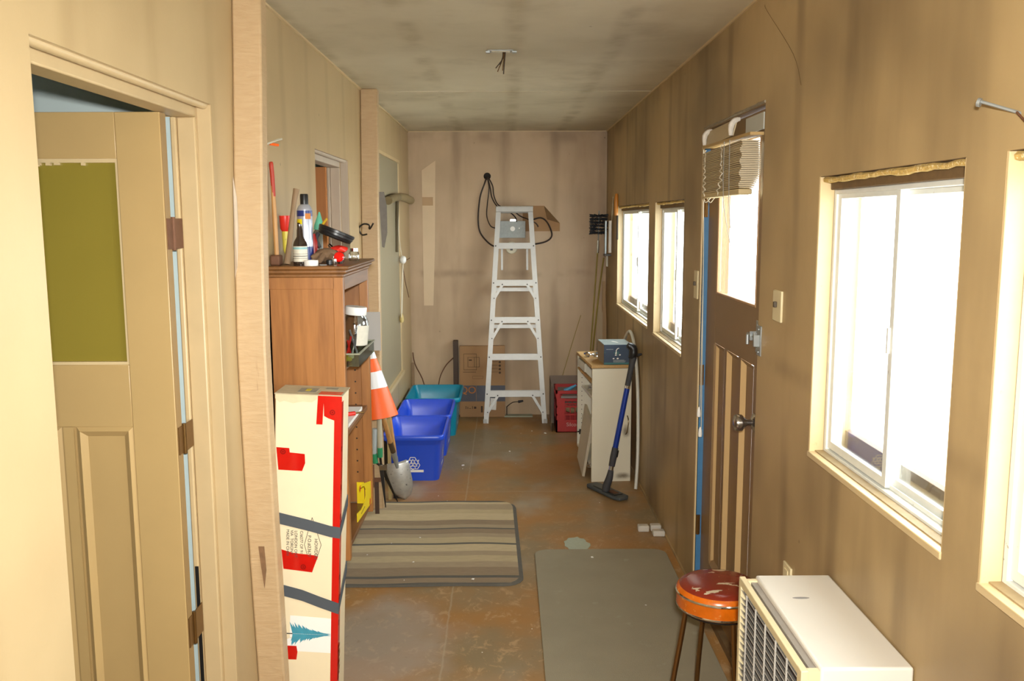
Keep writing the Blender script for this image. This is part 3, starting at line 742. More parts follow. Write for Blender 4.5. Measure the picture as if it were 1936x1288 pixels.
# inside the bookcase
def inside():
    z = 1.1655
    t = thing('plastic_tray', (-.6, 3.3, z), 'shallow green-tinted plastic tray on the upper bookcase shelf', 'tray')
    b = MB(); x0, x1, y0, y1 = -.66, -.515, 3.09, 3.45
    b.box(x0, x1, y0, y1, z, z+.003).box(x0, x0+.003, y0, y1, z, z+.045).box(x1-.003, x1, y0, y1, z, z+.045).box(x0, x1, y0, y0+.003, z, z+.045).box(x0, x1, y1-.003, y1, z, z+.045)
    b.build('tray_body', TRAYG, t)
    MB().box(x0-.003, x1+.004, y0-.003, y0+.003, z+.042, z+.047).box(x0-.003, x1+.004, y1-.003, y1+.003, z+.042, z+.047).box(x1-.002, x1+.004, y0, y1, z+.042, z+.047).box(x0-.004, x0+.002, y0, y1, z+.042, z+.047).build('rim', M('olive_rim', '8b8c74', .4), t)
    for k in range(7):
        o = MB().ball((-.565+random.uniform(-.03, .02), 3.17+random.uniform(-.03, .03), z+.016+random.uniform(0, .012)), .010, 1, noise=.4).build('wall_plug', YELLOW if k % 3 else PAPER)
        tag(o, 'small yellowish plastic plug in the green tray', 'wall plug', 'plastic plugs in the tray')
    t = thing('plastic_jar', (-.572, 3.35, z), 'clear plastic jar with white lid in the bookcase', 'jar')
    c = (-.578, 3.33, z+.004); ax = (.10, 0, 1)
    MB().lathe([(.045, 0), (.05, .006), (.052, .05), (.052, .12), (.046, .14), (.036, .155), (.036, .165)], c, ax, 32).build('jar_body', JARG, t)
    MB().lathe([(.039, .155), (.040, .158), (.040, .182), (.038, .185), (0, .185)], c, ax, 32).build('lid', WHITE, t)
    n = MB(); n.lathe([(.0525, .055), (.0525, .11)], c, ax, 32)
    lb = bmesh.new(); n.b.free(); n = MB()
    R = Matrix.Translation(c) @ align(ax); vs = []
    for k in range(7):
        a = math.radians(-60+70*k/6-10)
        for zz in (.045, .12): vs.append(R @ Vector((.0526*math.cos(a), .0526*math.sin(a), zz)))
    n._add(vs, [(2*k, 2*k+2, 2*k+3, 2*k+1) for k in range(6)]); n.build('jar_label', LABEL, t, smooth=False)
    for k in range(5):
        MB().cyl((c[0]+random.uniform(-.02, .025), c[1]-.01+random.uniform(-.02, .02), z+.012), (c[0]+random.uniform(-.02, .025), c[1]+random.uniform(-.02, .02), z+.06+.05*random.random()), .004, seg=8).build('jar_content', (STEEL, CAPRED, DKGREY)[k % 3], t)
    o = MB().box(-.58, -.492, 3.475, 3.479, 1.20, 1.352).build('grey_card', GREYCARD); tag(o, 'grey card standing out past the jar from the bookcase', 'card')
    o.rotation_euler = (.0, 0, .1); o.location.z = z
    z = .9255
    o = MB().box(-.79, -.575, 3.09, 3.5, z, z+.012).build('paper_stack', PAPER); tag(o, 'white papers lying on the middle bookcase shelf', 'papers')
    t = thing('screwdriver', (-.56, 3.33, z+.012), 'small red and yellow screwdriver lying on the white papers', 'screwdriver')
    MB().tube([(-.62, 3.30, z+.022), (-.575, 3.33, z+.022)], .008, 10).build('handle', CAPRED, t)
    MB().cyl((-.575, 3.33, z+.022), (-.545, 3.35, z+.022), .004, seg=8).build('blade', BRASS, t)
    # yellow box with a curved cut out on the bottom shelf
    z = .5505
    t = thing('yellow_box', (-.56, 3.35, z), 'bright yellow card box with a curved cut-out front on the lowest shelf', 'box')
    z = .511
    poly = [(3.25, .035), (3.59, .001), (3.59, .095), (3.36, .150), (3.34, .142), (3.42, .125), (3.455, .10), (3.455, .075), (3.42, .058), (3.34, .055), (3.25, .070)]
    MB().prism(poly, lambda u, v, w: (-.562-w, u, z+v), .002).build('front_panel', YELLOW, t, smooth=False)
    MB().box(-.62, -.564, 3.586, 3.590, z, z+.09).build('box_walls', YELLOW, t)
    for (y, zz, r) in ((3.555, .030, .014), (3.32, .158, .012)):
        MB().lathe([(0, 0), (r, 0)], (-.5612, y, z+zz-.012), (1, 0, 0), 20).build('red_badge', CAPRED, t)
    MB().box(-.5614, -.5612, 3.33, 3.42, z+.040, z+.043).build('print_lines', INK, t)
inside()

# ------------------------------------------------------------------ tall cream carton
def carton():
    lean = .045
    t = thing('tall_carton', (-.585, 2.855, 0), 'tall cream cardboard carton with red tape and two grey straps beside the post', 'carton', rot=(0, lean, 0))
    W, Dp, H = .214, .140, 1.108
    L = True
    b = MB(); b.box(-W, 0, 0, Dp, 0, H)
    bmesh.ops.subdivide_edges(b.b, edges=b.b.edges[:], cuts=7, use_grid_fill=True)
    for v in b.b.verts:
        if 0.03 < v.co.z < H-.03:
            v.co.y += random.uniform(-.0008, .0008); v.co.x += random.uniform(-.0008, .0008)
    b.build('carton_body', CREAM, t, L, bevel=.004)
    def zy(y): return 1.108-.0018*(y-750)
    def X(px, y): # photo columns on the front face
        e = 645-(y-750)*.0075
        return (px-e)/594
    e = -.0012
    def front(name, poly, mat, dd=.0012):
        p = [(X(px, py), zy(py)) for px, py in poly]
        return MB().prism(p, lambda u, v, w: (max(u, -W), -w, v), dd).build(name, mat, t, L, smooth=False)
    # top: flap with print and tape
    MB().box(-W-.002, .003, -.003, Dp+.004, H, H+.003).build('top_flap', M('greyed_cream', 'b8ab8c', .8, var=.2, vs=30), t, L, smooth=False)
    MB().box(-.15, -.09, .03, .10, H+.003, H+.0038).box(-.07, -.03, .09, .12, H+.003, H+.0038).build('top_print', M('grey_print', '8c8878', .8, var=.4, vs=80), t, L, smooth=False)
    MB().box(-.128, -.112, .05, .085, H+.0038, H+.0044).build('yellow_mark', M('dull_yellow_ink', 'c4b02c', .8), t, L, smooth=False)
    MB().box(-.075, -.002, .005, .05, H+.003, H+.0042).build('top_tape', REDT, t, L, smooth=False)
    front('torn_edge', [(518, 748), (600, 749), (598, 757), (588, 763), (570, 762), (552, 766), (535, 762), (526, 765), (518, 758)], M('torn_paper', 'd8c6a0', .8, var=.15, vs=40), .001)
    # red tapes
    front('red_tape', [(600, 750), (646, 750), (646, 790), (642, 798), (620, 791), (612, 787), (611, 762), (609, 803), (597, 803)], REDT, .0016)
    MB().box(-.022, 0.0016, -.0014, 0, .0, H-.03).box(0, .0014, -.0014, .032, .0, H-.02).build('corner_tape', REDT, t, L, smooth=False)
    front('red_tape', [(520, 848), (545, 849), (546, 857), (575, 859), (576, 876), (570, 891), (524, 890)], REDT, .0013)
    front('red_tape', [(530, 1041), (552, 1047), (593, 1050), (602, 1052), (590, 1083), (534, 1078)], REDT, .0013)
    front('red_tape', [(540, 1228), (560, 1228), (562, 1240), (560, 1255), (542, 1255)], REDT, .0013)
    for (px, py, r) in ((533, 856, .009), (573, 1073, .009), (628, 780, .009)):
        MB().lathe([(.6*r, 0), (r, 0)], (X(px, py), -.0019, zy(py)), (0, -1, 0), 20).lathe([(0, 0), (.35*r, 0)], (X(px, py), -.0019, zy(py)), (0, -1, 0), 12).build('tape_stamp', REDD, t, L)
    for z in (.93, .80, .70, .49, .42, .33, .24):
        MB().lathe([(.006, 0), (.010, 0)], (.0018, .012, z), (1, 0, 0), 20).lathe([(0, 0), (.004, 0)], (.0018, .012, z), (1, 0, 0), 12).build('tape_stamp', REDD, t, L)
    # slack straps
    for pts in ([(-W-.002, .715, -1), (-.10, .690, 0), (-.03, .672, 0), (.0, .668, 0), (.0, .668, 1), (.0, .70, 2), (.0, .735, 3)],
                [(-W-.002, .470, -1), (-.12, .447, 0), (-.06, .425, 0), (.0, .405, 0), (.0, .405, 1), (.0, .45, 2), (.0, .495, 3)]):
        P = []
        for (x, z, k) in pts:
            P.append((x, -.003, z) if k <= 0 else (.003, (0 if k == 1 else .07 if k == 2 else Dp)-.003*(k == 1), z))
        P.append((-W*.5, Dp+.003, P[-1][2]+.01)); P.append((-W-.002, Dp+.003, P[0][2])); P.append((-W-.002, -.003, P[0][2]))
        h = .038; vs = []; fs = []
        for i, p in enumerate(P): vs += [(p[0], p[1], p[2]-h), (p[0], p[1], p[2])]
        for i in range(len(P)-1): fs.append((2*i, 2*i+2, 2*i+3, 2*i+1))
        s = MB(); s._add(vs, fs); o = s.build('strap', STRAP, t, L, smooth=False)
        md = o.modifiers.new('solid', 'SOLIDIFY'); md.thickness = .0018; md.offset = 0
    # sideways stencilled writing, reads downwards
    def line(s, px, py, size):
        m4 = frame4((X(px, py), -.0013, zy(py)), (0, 0, -1), (1, 0, 0), (0, -1, 0)); text('stencil_text', s, size, m4, INK, t)
    line('HOWDEN', 595, 1018, .0155)
    line('P.O.#23677', 582, 1012, .0155)
    line('C/#277 OF 91', 567, 1004, .0135)
    line('LONDON ONT', 556, 1004, .0135)
    line('VIA  TORONT', 548, 1003, .0135)
    line('MADE IN CHIN', 540, 1002, .0135)
    dm = [(590, 978), (575, 1030), (590, 1083), (608, 1030), (590, 978)]
    b = MB()
    for i in range(4):
        (a0, b0), (a1, b1) = dm[i], dm[i+1]
        b.cyl((X(a0, b0), -.0005, zy(b0)), (X(a1, b1), -.0005, zy(b1)), .0008, seg=6)
    b.build('stencil_outline', INK, t, L)
    # picture of a blue-green tree lying on its side on a white patch
    front('picture_patch', [(538, 1168), (629, 1172), (629, 1240), (540, 1238)], PAPER, .0007)
    b = MB()
    def tri(p, q, r): b._add([(X(a, c), -.0011-.0001*random.random(), zy(c)) for a, c in (p, q, r)], [(0, 1, 2)])
    for k in range(16):
        px = 549+k*4.4; hw = 24*(1-k/17.0)
        for sgn in (-1, 1):
            for j in range(3):
                o = j*.33; w = hw*(1-.25*j)
                tri((px+3+o*4, 1204), (px+12+o*4, 1204+sgn*2), (px-1+o*6+random.uniform(-2, 2), 1204+sgn*w*(.8+.3*random.random())))
    b.build('tree_picture', TEALP, t, L, smooth=False)
    MB().box(X(540, 1204), X(552, 1204), -.001, 0, zy(1205), zy(1203)).build('tree_trunk_picture', INK, t, L)
    # frayed lower corner
    b = MB()
    for k in range(10):
        z = .12+.012*k; b._add([(.001, .004, z), (.002, .03+.02*random.random(), z+.03*random.random()), (.006, .012, z+.02)], [(0, 1, 2)])
    b.build('frayed_edge', CARDB, t, L, smooth=False)
carton()

# ------------------------------------------------------------------ step ladder folded and leaning on the back wall
def ladder():
    ang = math.atan2(.185, 1.78)
    t = thing('step_ladder', (.07, 7.255, 0), 'folded aluminium step ladder leaning against the back wall', 'ladder', rot=(-ang, 0, 0))
    H = 1.79; L = True
    def hw(z): return .262-.112*z/H       # half width, outer
    for s in (-1, 1):
        p0, p1 = Vector((s*(hw(0)-.012), 0, 0)), Vector((s*(hw(H)-.012), 0, H-.02))
        b = MB(); d = (p1-p0)
        u = Vector((1, 0, 0)); 
        def qd(x0, x1, y0, y1):
            vs = []
            for p in (p0, p1):
                for (xx, yy) in ((x0, y0), (x1, y0), (x1, y1), (x0, y1)): vs.append((p.x+s*xx, yy, p.z))
            b._add(vs, [(0, 1, 2, 3), (4, 7, 6, 5), (0, 4, 5, 1), (1, 5, 6, 2), (2, 6, 7, 3), (3, 7, 4, 0)])
        qd(-.028, .012, -.002, .001); qd(.009, .012, .001, .07)
        b.build('side_rail', ALU, t, L)
        MB().box(p0.x-.016, p0.x+.016, -.004, .072, 0, .035).build('foot', M('grey_foot', 'b5b3ad', .6), t, L, bevel=.003)
    for i, z in enumerate((.262, .567, .872, 1.178, 1.482)):
        w = hw(z)-.016
        st = MB().box(-w, w, -.006, .075, z+.002, z+.006).box(-w, w, -.008, -.004, z-.042, z+.006).box(-w, w, -.003, .004, z-.042, z-.038)
        for k in range(6): st.box(-w, w, .002+k*.012, .005+k*.012, z+.006, z+.008)
        o = st.build('step', ALU, t, L)
        rv = MB()
        for s in (-1, 1): rv.cyl((s*(w+.002), -.011, z-.018), (s*(w+.002), -.003, z-.018), .006, seg=8)
        rv.build('rivet', DKMET, o, L)
        if i in (0, 2, 3):
            for s in (-1, 1):
                xa = s*(w-.085); za = z-.045; xb = s*(hw(z-.2)-.03); zb = z-.175
                if i == 3: xa = s*(w-.07); zb = z-.15
                d = Vector((xb-xa, 0, zb-za)).normalized(); nn = Vector((-d.z, 0, d.x))*.011
                P = [Vector((xa, -.006, za+.01))+nn, Vector((xa, -.006, za+.01))-nn, Vector((xb, -.006, zb))-nn, Vector((xb, -.006, zb))+nn]
                bb = MB(); bb._add([tuple(p) for p in P]+[(p.x, p.y+.003, p.z) for p in P], [(0, 1, 2, 3), (7, 6, 5, 4), (0, 4, 5, 1), (1, 5, 6, 2), (2, 6, 7, 3), (3, 7, 4, 0)])
                bb.build('brace', ALU, t, L)
                rr = MB().cyl((xa, -.010, za+.015), (xa, -.004, za+.015), .006, seg=8).cyl((xb, -.010, zb+.006), (xb, -.004, zb+.006), .005, seg=8).build('rivet', DKMET, t, L)
        if i in (2, 3):
            MB().box(-w, w, .055, .06, z-.085, z-.055).build('rear_bar', ALU, t, L)
    w = hw(H)
    MB().box(-w-.004, w+.004, -.012, .09, H-.012, H).box(-w-.002, w+.002, -.012, -.008, H-.048, H).box(-w-.002, w+.002, .086, .09, H-.048, H).build('top_cap', M('weathered_aluminium', '98948b', .45, .5, var=.15, vs=40), t, L, bevel=.002)
    MB().box(-w-.001, w+.001, -.0135, -.012, H-.046, H-.010).build('cap_lip', ALU, t, L)
    for s in (-1, 1):
        MB().box(s*.105-.008, s*.105+.008, .075, .082, 1.27, 1.46).build('spreader_bar', ALU, t, L)
        b = MB()   # folded rear legs behind the rails
        p0, p1 = Vector((s*(hw(0)-.012), 0, .05)), Vector((s*(hw(H)-.014), 0, H-.03)); vs = []
        for p in (p0, p1):
            for xx, yy in ((-.012, .076), (.012, .076), (.012, .100), (-.012, .100)): vs.append((p.x+xx, yy, p.z))
        b._add(vs, [(0, 1, 2, 3), (4, 7, 6, 5), (0, 4, 5, 1), (1, 5, 6, 2), (2, 6, 7, 3), (3, 7, 4, 0)]); b.build('rear_leg', ALU, t, L)
ladder()

# ------------------------------------------------------------------ back wall fittings
def back_wall():
    y = YB-.0005
    t = thing('cable_bundle', (-.16, y, 2.03), 'dark cables hanging from a hole in the back wall', 'cable')
    MB().lathe([(0, 0), (.018, 0), (.028, .003), (.030, .006)], (-.155, y, 2.03), (0, -1, 0), 24).build('cable_hole', M('black_hole', '1c1613', .9), t)
    yy = y-.02
    for pts, r in (([(-.16, y-.006, 2.02), (-.177, yy, 1.97), (-.215, yy, 1.86), (-.232, yy, 1.70), (-.222, yy, 1.58), (-.17, yy, 1.50), (-.10, yy, 1.45), (0, y-.012, 1.445), (.19, yy, 1.46), (.33, yy, 1.485), (.385, yy, 1.54), (.35, yy, 1.64), (.29, yy, 1.685), (.2, yy, 1.66)], .0065),
                   ([(-.155, y-.006, 2.02), (-.140, yy, 1.93), (-.155, yy, 1.80), (-.16, yy, 1.70), (-.13, yy, 1.62), (-.085, yy, 1.60)], .0045),
                   ([(-.15, y-.006, 2.02), (-.13, yy, 1.93), (-.115, yy, 1.85), (-.07, yy, 1.78), (.0, yy, 1.755), (.07, yy, 1.70), (.09, y-.09, 1.655)], .005),
                   ([(-.145, y-.006, 2.02), (-.11, yy, 1.95), (-.10, yy, 1.87), (-.06, yy, 1.79), (.05, yy, 1.75), (.12, yy, 1.70), (.18, yy, 1.675), (.25, yy, 1.64), (.27, yy, 1.61)], .0045)):
        MB().tube(pts, r, 8, smooth=5).build('cable', CABLE, t)
    t = thing('metal_junction_box', (.055, y, 1.60), 'galvanised square junction box on the back wall behind the ladder', 'junction box')
    MB().box(-.065, .155, y-.075, y, 1.525, 1.655).build('box_body', STEEL, t, bevel=.003)
    MB().box(-.071, .161, y-.079, y-.075, 1.52, 1.66).build('cover_plate', M('zinc_plate', '8f9390', .5, .4, var=.2, vs=50), t, bevel=.001)
    MB().lathe([(0, 0), (.020, 0)], (.055, y-.0795, 1.595), (0, -1, 0), 24).lathe([(.0, 0), (.005, 0)], (.11, y-.0795, 1.60), (0, -1, 0), 10).build('knockout', WHITE, t)
    MB().box(.035, .085, y-.05, y-.03, 1.66, 1.672).build('cable_clamp', CHROME, t)
    t = thing('round_outlet', (.045, y, 1.43), 'round cream socket on the back wall below the metal box', 'socket')
    MB().lathe([(.052, 0), (.052, .012), (.045, .02), (0, .022)], (.045, y, 1.436), (0, -1, 0), 32).build('socket_body', M('cream_bakelite', 'e6dfc2', .4), t)
    MB().box(.034, .056, y-.0235, y-.021, 1.414, 1.438).build('slot_cover', DKMET, t)
    # cardboard taped on the wall
    t = thing('cardboard_flap', (.32, y, 1.57), 'brown cardboard piece with folded corner pinned on the back wall', 'cardboard')
    MB().prism([(.14, 1.573), (.452, 1.573), (.452, 1.64), (.32, 1.785), (.14, 1.785)], lambda u, v, w: (u, y-w, v), .012).build('card_sheet', CARDB, t, smooth=False)
    MB().prism([(.32, 1.785), (.452, 1.64), (.345, 1.672)], lambda u, v, w: (u, y-.012-w-(.02 if u < .4 and v < 1.7 else 0), v), .002).build('folded_corner', CARDD, t, smooth=False)
    # pale repainted stripe
    o = MB().prism([(-.70, .95), (-.62, .95), (-.60, 1.45), (-.585, 2.16), (-.70, 2.08)], lambda u, v, w: (u, y-w, v), .0015).build('trim_9', M('pale_patch_paint', 'd8c09c', .5, var=.08), smooth=False); o['kind'] = 'structure'
    o = MB().box(-.70, -.61, y-.004, y-.001, 1.79, 1.86).build('masking_tape', M('tan_tape', 'b89872', .6)); tag(o, 'short piece of tan tape across the pale stripe on the back wall', 'tape')
    # flat carton and dark board
    t = thing('flat_carton', (-.2, 7.5, 0), 'flat brown printed carton standing against the back wall behind the ladder', 'carton', rot=(-.035, 0, 0))
    MB().box(-.20, .187, 0, .06, 0, .61).build('carton_body', CARDB, t, True, bevel=.003)
    e = -.0012
    MB().box(-.20, .187, -.001, 0, .135, .272).build('blue_band', INKB, t, True)
    text('carton_print', 'QO', .085, frame4((-.20, -.0014, .205), (1, 0, 0), (0, 0, 1), (0, -1, 0)), ORI, t)
    MB().box(-.062, -.059, -.0016, -.001, .135, .272).build('band_line', CARDB, t, True)
    b = MB()
    def rect(x0, x1, z0, z1, w=.003):
        b.box(x0, x1, -.001, 0, z0, z0+w).box(x0, x1, -.001, 0, z1-w, z1).box(x0, x0+w, -.001, 0, z0, z1).box(x1-w, x1, -.001, 0, z0, z1)
    rect(-.165, -.055, .405, .545); rect(-.13, -.03, .43, .515); rect(-.075, -.03, .43, .515); rect(-.09, .0, .33, .355, .002)
    b.box(-.12, -.095, -.001, 0, .485, .495).box(-.17, -.06, -.001, 0, .385, .389).box(.05, .16, -.001, 0, .495, .499)
    for k in range(4): b.box(.05, .125, -.001, 0, .475-k*.03, .478-k*.03)
    b.build('line_drawing', INKD, t, True)
    for k in range(4): MB().lathe([(0, 0), (.010, 0)], (.142, -.0011, .472-k*.03), (0, -1, 0), 16).build('round_icon', INKD, t, True)
    for x0, x1, z0, z1 in ((-.15, -.145, .07, .095), (-.135, -.13, .07, .088), (-.12, -.105, .072, .076), (-.095, -.09, .07, .095), (-.08, -.06, .072, .09), (-.02, -.005, .04, .095), (.02, .04, .06, .095)):
        MB().box(x0, x1, -.001, 0, z0, z1).build('print_mark', INKD, t, True)
    MB().prism([(.055, .065), (.108, .06), (.115, .16), (.062, .165)], lambda u, v, w: (u, -.001-w, v), .001).build('paper_label', PAPER, t, True, smooth=False)
    o = MB().box(-.452, -.412, 7.50, 7.585, 0, .655).build('dark_board', M('dark_stained_board', '4b3a2e', .7, var=.2)); tag(o, 'narrow dark board standing beside the flat carton', 'board')
    # thin wires on floor by the wall
    t = thing('plug_cable', (.1, 7.5, 0), 'short dark cable with plug lying against the back wall near the ladder', 'cable')
    MB().tube([(.0, 7.54, .08), (.05, 7.53, .12), (.10, 7.53, .125)], .004, 6, smooth=4).build('cable', CABLE, t)
    MB().cyl((.10, 7.53, .125), (.14, 7.52, .135), .012, .008, 10).build('plug', DKGREY, t)
    MB().tube([(.0, 7.545, .08), (-.0, 7.545, .004)], .004, 6).build('cable', CABLE, t)
    o = MB().box(-.02, .22, 7.49, 7.58, 0, .008).build('lint_pile', DUST); tag(o, 'pale debris strip along the foot of the back wall', 'debris'); o['kind'] = 'stuff'
    for k, P in enumerate(([(-.80, 7.57, .55), (-.78, 7.55, .45), (-.70, 7.5, .28)], [(-.456, 7.585, .5), (-.53, 7.57, .42), (-.58, 7.53, .28)])):
        P = P+[(P[-1][0]+.01, P[-1][1]-.02, .0)]
        o = MB().tube(P, .005, 6, smooth=4).build('bent_wire', RUST); tag(o, ('rusty wire standing in the far left corner', 'thin brown wire arching beside the dark board')[k], 'wire')
    o = MB().box(-.806, -.784, 7.50, 7.52, 0, .47).build('wooden_stake', GWOOD); tag(o, 'short wooden stake in the far left corner', 'stake')
back_wall()

# ------------------------------------------------------------------ recycling bins
def make_bin(mat):
    t = thing('recycling_bin', (0, 0, 0), 'x', 'recycling bin', 'recycling bins along the left wall')
    h = .31; L = True
    def ring(hx, hy, z, r=.04, n=5):
        out = []
        for (cx, cy, a0) in ((hx-r, hy-r, 0), (-hx+r, hy-r, PI/2), (-hx+r, -hy+r, PI), (hx-r, -hy+r, 3*PI/2)):
            for k in range(n): a = a0+PI/2*k/(n-1); out.append((cx+r*math.cos(a), cy+r*math.sin(a), z))
        return out
    # outer shell upward, rim, then inner shell downward
    R = [ring(.158, .242, 0), ring(.172, .262, .235), ring(.176, .266, .245), ring(.184, .280, h-.035), ring(.196, .292, h-.035), ring(.2, .296, h-.028), ring(.198, .294, h-.004), ring(.194, .29, h), ring(.186, .282, h-.002),
         ring(.176, .272, h-.03), ring(.166, .256, .23), ring(.152, .236, .006)]
    n = len(R[0]); vs = [p for r in R for p in r]; fs = []
    for i in range(len(R)-1):
        for k in range(n): fs.append((i*n+k, i*n+(k+1) % n, (i+1)*n+(k+1) % n, (i+1)*n+k))
    fs.append(tuple(range(n-1, -1, -1))); fs.append(tuple((len(R)-1)*n+k for k in range(n)))
    b = MB(); b._add(vs, fs); b.build('bin_body', mat, t, L, ang=50)
    MB().box(-.13, .13, -.2585, -.2545, .215, .219).build('moulded_line', mat, t, L)
    # recycling mark: three bent arrows in outline, on front and right side
    def mark(name, f3, s):
        bb = MB()
        for k in range(3):
            a = 2*PI*k/3+PI/2
            a = 2*PI*k/3
            pl = [(-.66, .06), (-.27, .78), (.25, .78), (.50, .36), (.70, .46), (.52, -.04), (.02, .06), (.24, .18), (.0, .56), (-.34, -.04), (-.66, .06)]
            pl = [((x*math.cos(a)-y*math.sin(a))*s*1.15, (x*math.sin(a)+y*math.cos(a))*s*1.15) for x, y in pl]
            for i in range(len(pl)-1):
                p, q = Vector((*pl[i], 0)), Vector((*pl[i+1], 0)); d = (q-p); 
                if d.length < 1e-6: continue
                d.normalize(); w = Vector((-d.y, d.x, 0))*s*.05; p -= d*s*.03; q += d*s*.03
                vv = [f3(*(p+w).xy), f3(*(q+w).xy), f3(*(q-w).xy), f3(*(p-w).xy)]
                bb._add(vv, [(0, 1, 2, 3)])
        bb.build(name, PAPER, t, L, smooth=False)
    tz = (.262-.242)/.235
    mark('recycling_mark', lambda u, v: (u-.006, -(.2425+tz*(.115+v))-.0015, .115+v), .048)
    MB().prism([(-.022, .058), (.062, .058), (.062, .074), (-.022, .074)], lambda u, v, w: (u, -(.2425+tz*v)-.0005-w, v), .001).build('white_bar', PAPER, t, L, smooth=False)
    tx = (.172-.158)/.235
    mark('recycling_mark', lambda u, v: ((.1585+tx*(.13+v))+.0015, u, .13+v), .05)
    MB().prism([(-.05, .05), (.05, .05), (.05, .065), (-.05, .065)], lambda u, v, w: ((.1585+tx*v)+.0005+w, u, v), .001).build('white_bar', PAPER, t, L, smooth=False)
    return t
b1 = make_bin(BIN1); b1['label'] = 'nearest blue recycling bin with the white mark on its front'
b2 = copy_tree(b1); b3 = copy_tree(b1)
for o in b3.children:
    if o.name.startswith(('bin_body', 'moulded_line')):
        o.data = o.data.copy(); o.data.materials[0] = BIN2
place(b1, (-.600, 5.868, 0)); place(b2, (-.592, 6.468, 0)); place(b3, (-.572, 7.07, 0), (0, 0, -.0))
b3.scale = (1.08, 1.0, 1.0)
b2['label'] = 'middle blue recycling bin between the nearest bin and the teal one'
b3['label'] = 'teal recycling bin farthest back near the corner'

# ------------------------------------------------------------------ traffic cone and garden tools behind the bookcase
def cone_tools():
    top = Vector((-.758, 4.86, 1.015)); base = Vector((-.700, 4.83, .600))
    ax = (top-base).normalized(); Hc = (top-base).length
    t = thing('traffic_cone', base, 'orange traffic cone with white reflective bands perched on the tool handles', 'traffic cone')
    def r(h): return .104-(.104-.012)*h/Hc
    def seg_(name, h0, h1, mat, e=0):
        MB().lathe([(r(h0)+e, h0), (r(h1)+e, h1)], base, ax, 40).build(name, mat, t)
    seg_('lower_section', 0, Hc*.385, ORANGE); seg_('wide_band', Hc*.385, Hc*.60, REFL, .0008); seg_('middle_section', Hc*.60, Hc*.77, ORANGE); seg_('narrow_band', Hc*.77, Hc*.965, REFL, .0008)
    MB().lathe([(r(Hc*.965), Hc*.965), (.012, Hc), (.008, Hc+.002), (.0, Hc+.002)], base, ax, 24).build('tip', ORANGE, t)
    MB().lathe([(r(0)-.003, .001), (.010, Hc-.02)], base, ax, 30).build('inner_face', M('cone_inside', 'b8480c', .6), t)
    # round nosed shovel
    tip = Vector((-.615, 5.225, .004)); ferr = Vector((-.668, 5.215, .262)); hd = Vector((-.722, 4.99, .62))
    t = thing('shovel', tip, 'round-nosed shovel with scuffed steel blade and wooden handle against the blue bin', 'shovel')
    up = (ferr-tip).normalized(); side = Vector((1, .05, .2)); side = (side-up*side.dot(up)).normalized(); nrm = side.cross(up)
    nz, nx = 14, 10; vs = []
    for i in range(nz+1):
        s_ = i/nz; h = s_*.235
        hwid = .070*min(1, math.sqrt(max(0, 1-((1-min(s_/.55, 1)))**2)) if s_ < .55 else 1)
        hwid = max(hwid, .006) * (1 if s_ < .93 else .85)
        for k in range(nx+1):
            u = (k/nx*2-1); dish = .018*(u*u)*(-1)+.012*math.sin(PI*s_)
            vs.append(tip+up*h+side*(u*hwid)+nrm*(dish))
    b = MB(); b._add(vs, [(i*(nx+1)+k, i*(nx+1)+k+1, (i+1)*(nx+1)+k+1, (i+1)*(nx+1)+k) for i in range(nz) for k in range(nx)])
    o = b.build('blade', M('scuffed_steel', 'bcbbb5', .38, .6, var=.25, vs=30, wear='6f6d66', wt=.6), t, ang=60); md = o.modifiers.new('s', 'SOLIDIFY'); md.thickness = .002
    MB().tube([tip+up*.20, ferr, ferr+(hd-ferr).normalized()*.06], [.010, .017, .015], 14).build('socket', STEEL, t)
    d = (hd-ferr).normalized()
    MB().cyl(ferr+d*.055, ferr+d*.14, .0155, seg=14).build('dark_sleeve', M('dark_handle_wrap', '4b3a26', .6), t)
    MB().tube([ferr+d*.12, ferr+(hd-ferr)*.6+Vector((.002, 0, 0)), hd], [.015, .0145, .014], 14, smooth=4).build('handle', HWOOD, t)
    # hedge shears
    pv = Vector((-.722, 5.01, .27))
    t = thing('hedge_shears', (-.70, 5.1, .0), 'long-bladed hedge shears with green ferrules leaning behind the bookcase', 'shears')
    for k, (h0, h1, h2, bl) in enumerate((((-.725, 4.99, .335), (-.724, 4.985, .375), (-.722, 4.97, .56), (-.655, 5.18, .005)), ((-.752, 4.99, .300), (-.757, 4.985, .34), (-.748, 4.97, .50), (-.700, 5.0, .03)))):
        h0, h1, h2, bl = map(Vector, (h0, h1, h2, bl))
        MB().tube([h1, (h1+h2)/2, h2], [.013, .015, .014], 12, smooth=3).build('handle', (M('pale_worn_handle', 'b5ad95', .6) if k == 0 else M('pale_blue_grip', 'a9b3b4', .6)), t)
        MB().cyl(h0-Vector((0, 0, .005)), h1+Vector((0, 0, .012)), .0155, seg=14).build('ferrule', GREENP, t)
        MB().tube([h0, pv+Vector((0, -.004*k, 0))], .007, 8).build('tang', DKMET, t)
        d = (bl-pv); n1 = Vector((0, 1, 0)).cross(d).normalized()*.013
        P = [pv+n1, pv-n1, bl-n1*.2, bl+n1*.2]; off = Vector((0, -.004-.004*k, 0))
        bb = MB(); bb._add([tuple(p+off) for p in P]+[tuple(p+off+Vector((0, .003, 0))) for p in P], [(0, 1, 2, 3), (7, 6, 5, 4), (0, 4, 5, 1), (1, 5, 6, 2), (2, 6, 7, 3), (3, 7, 4, 0)]); bb.build('blade', DKMET, t)
    MB().cyl(pv+Vector((0, -.018, 0)), pv+Vector((0, .004, 0)), .012, seg=12).box(pv.x-.01, pv.x+.035, pv.y-.016, pv.y-.012, pv.z-.02, pv.z+.012).build('pivot', CHROME, t)
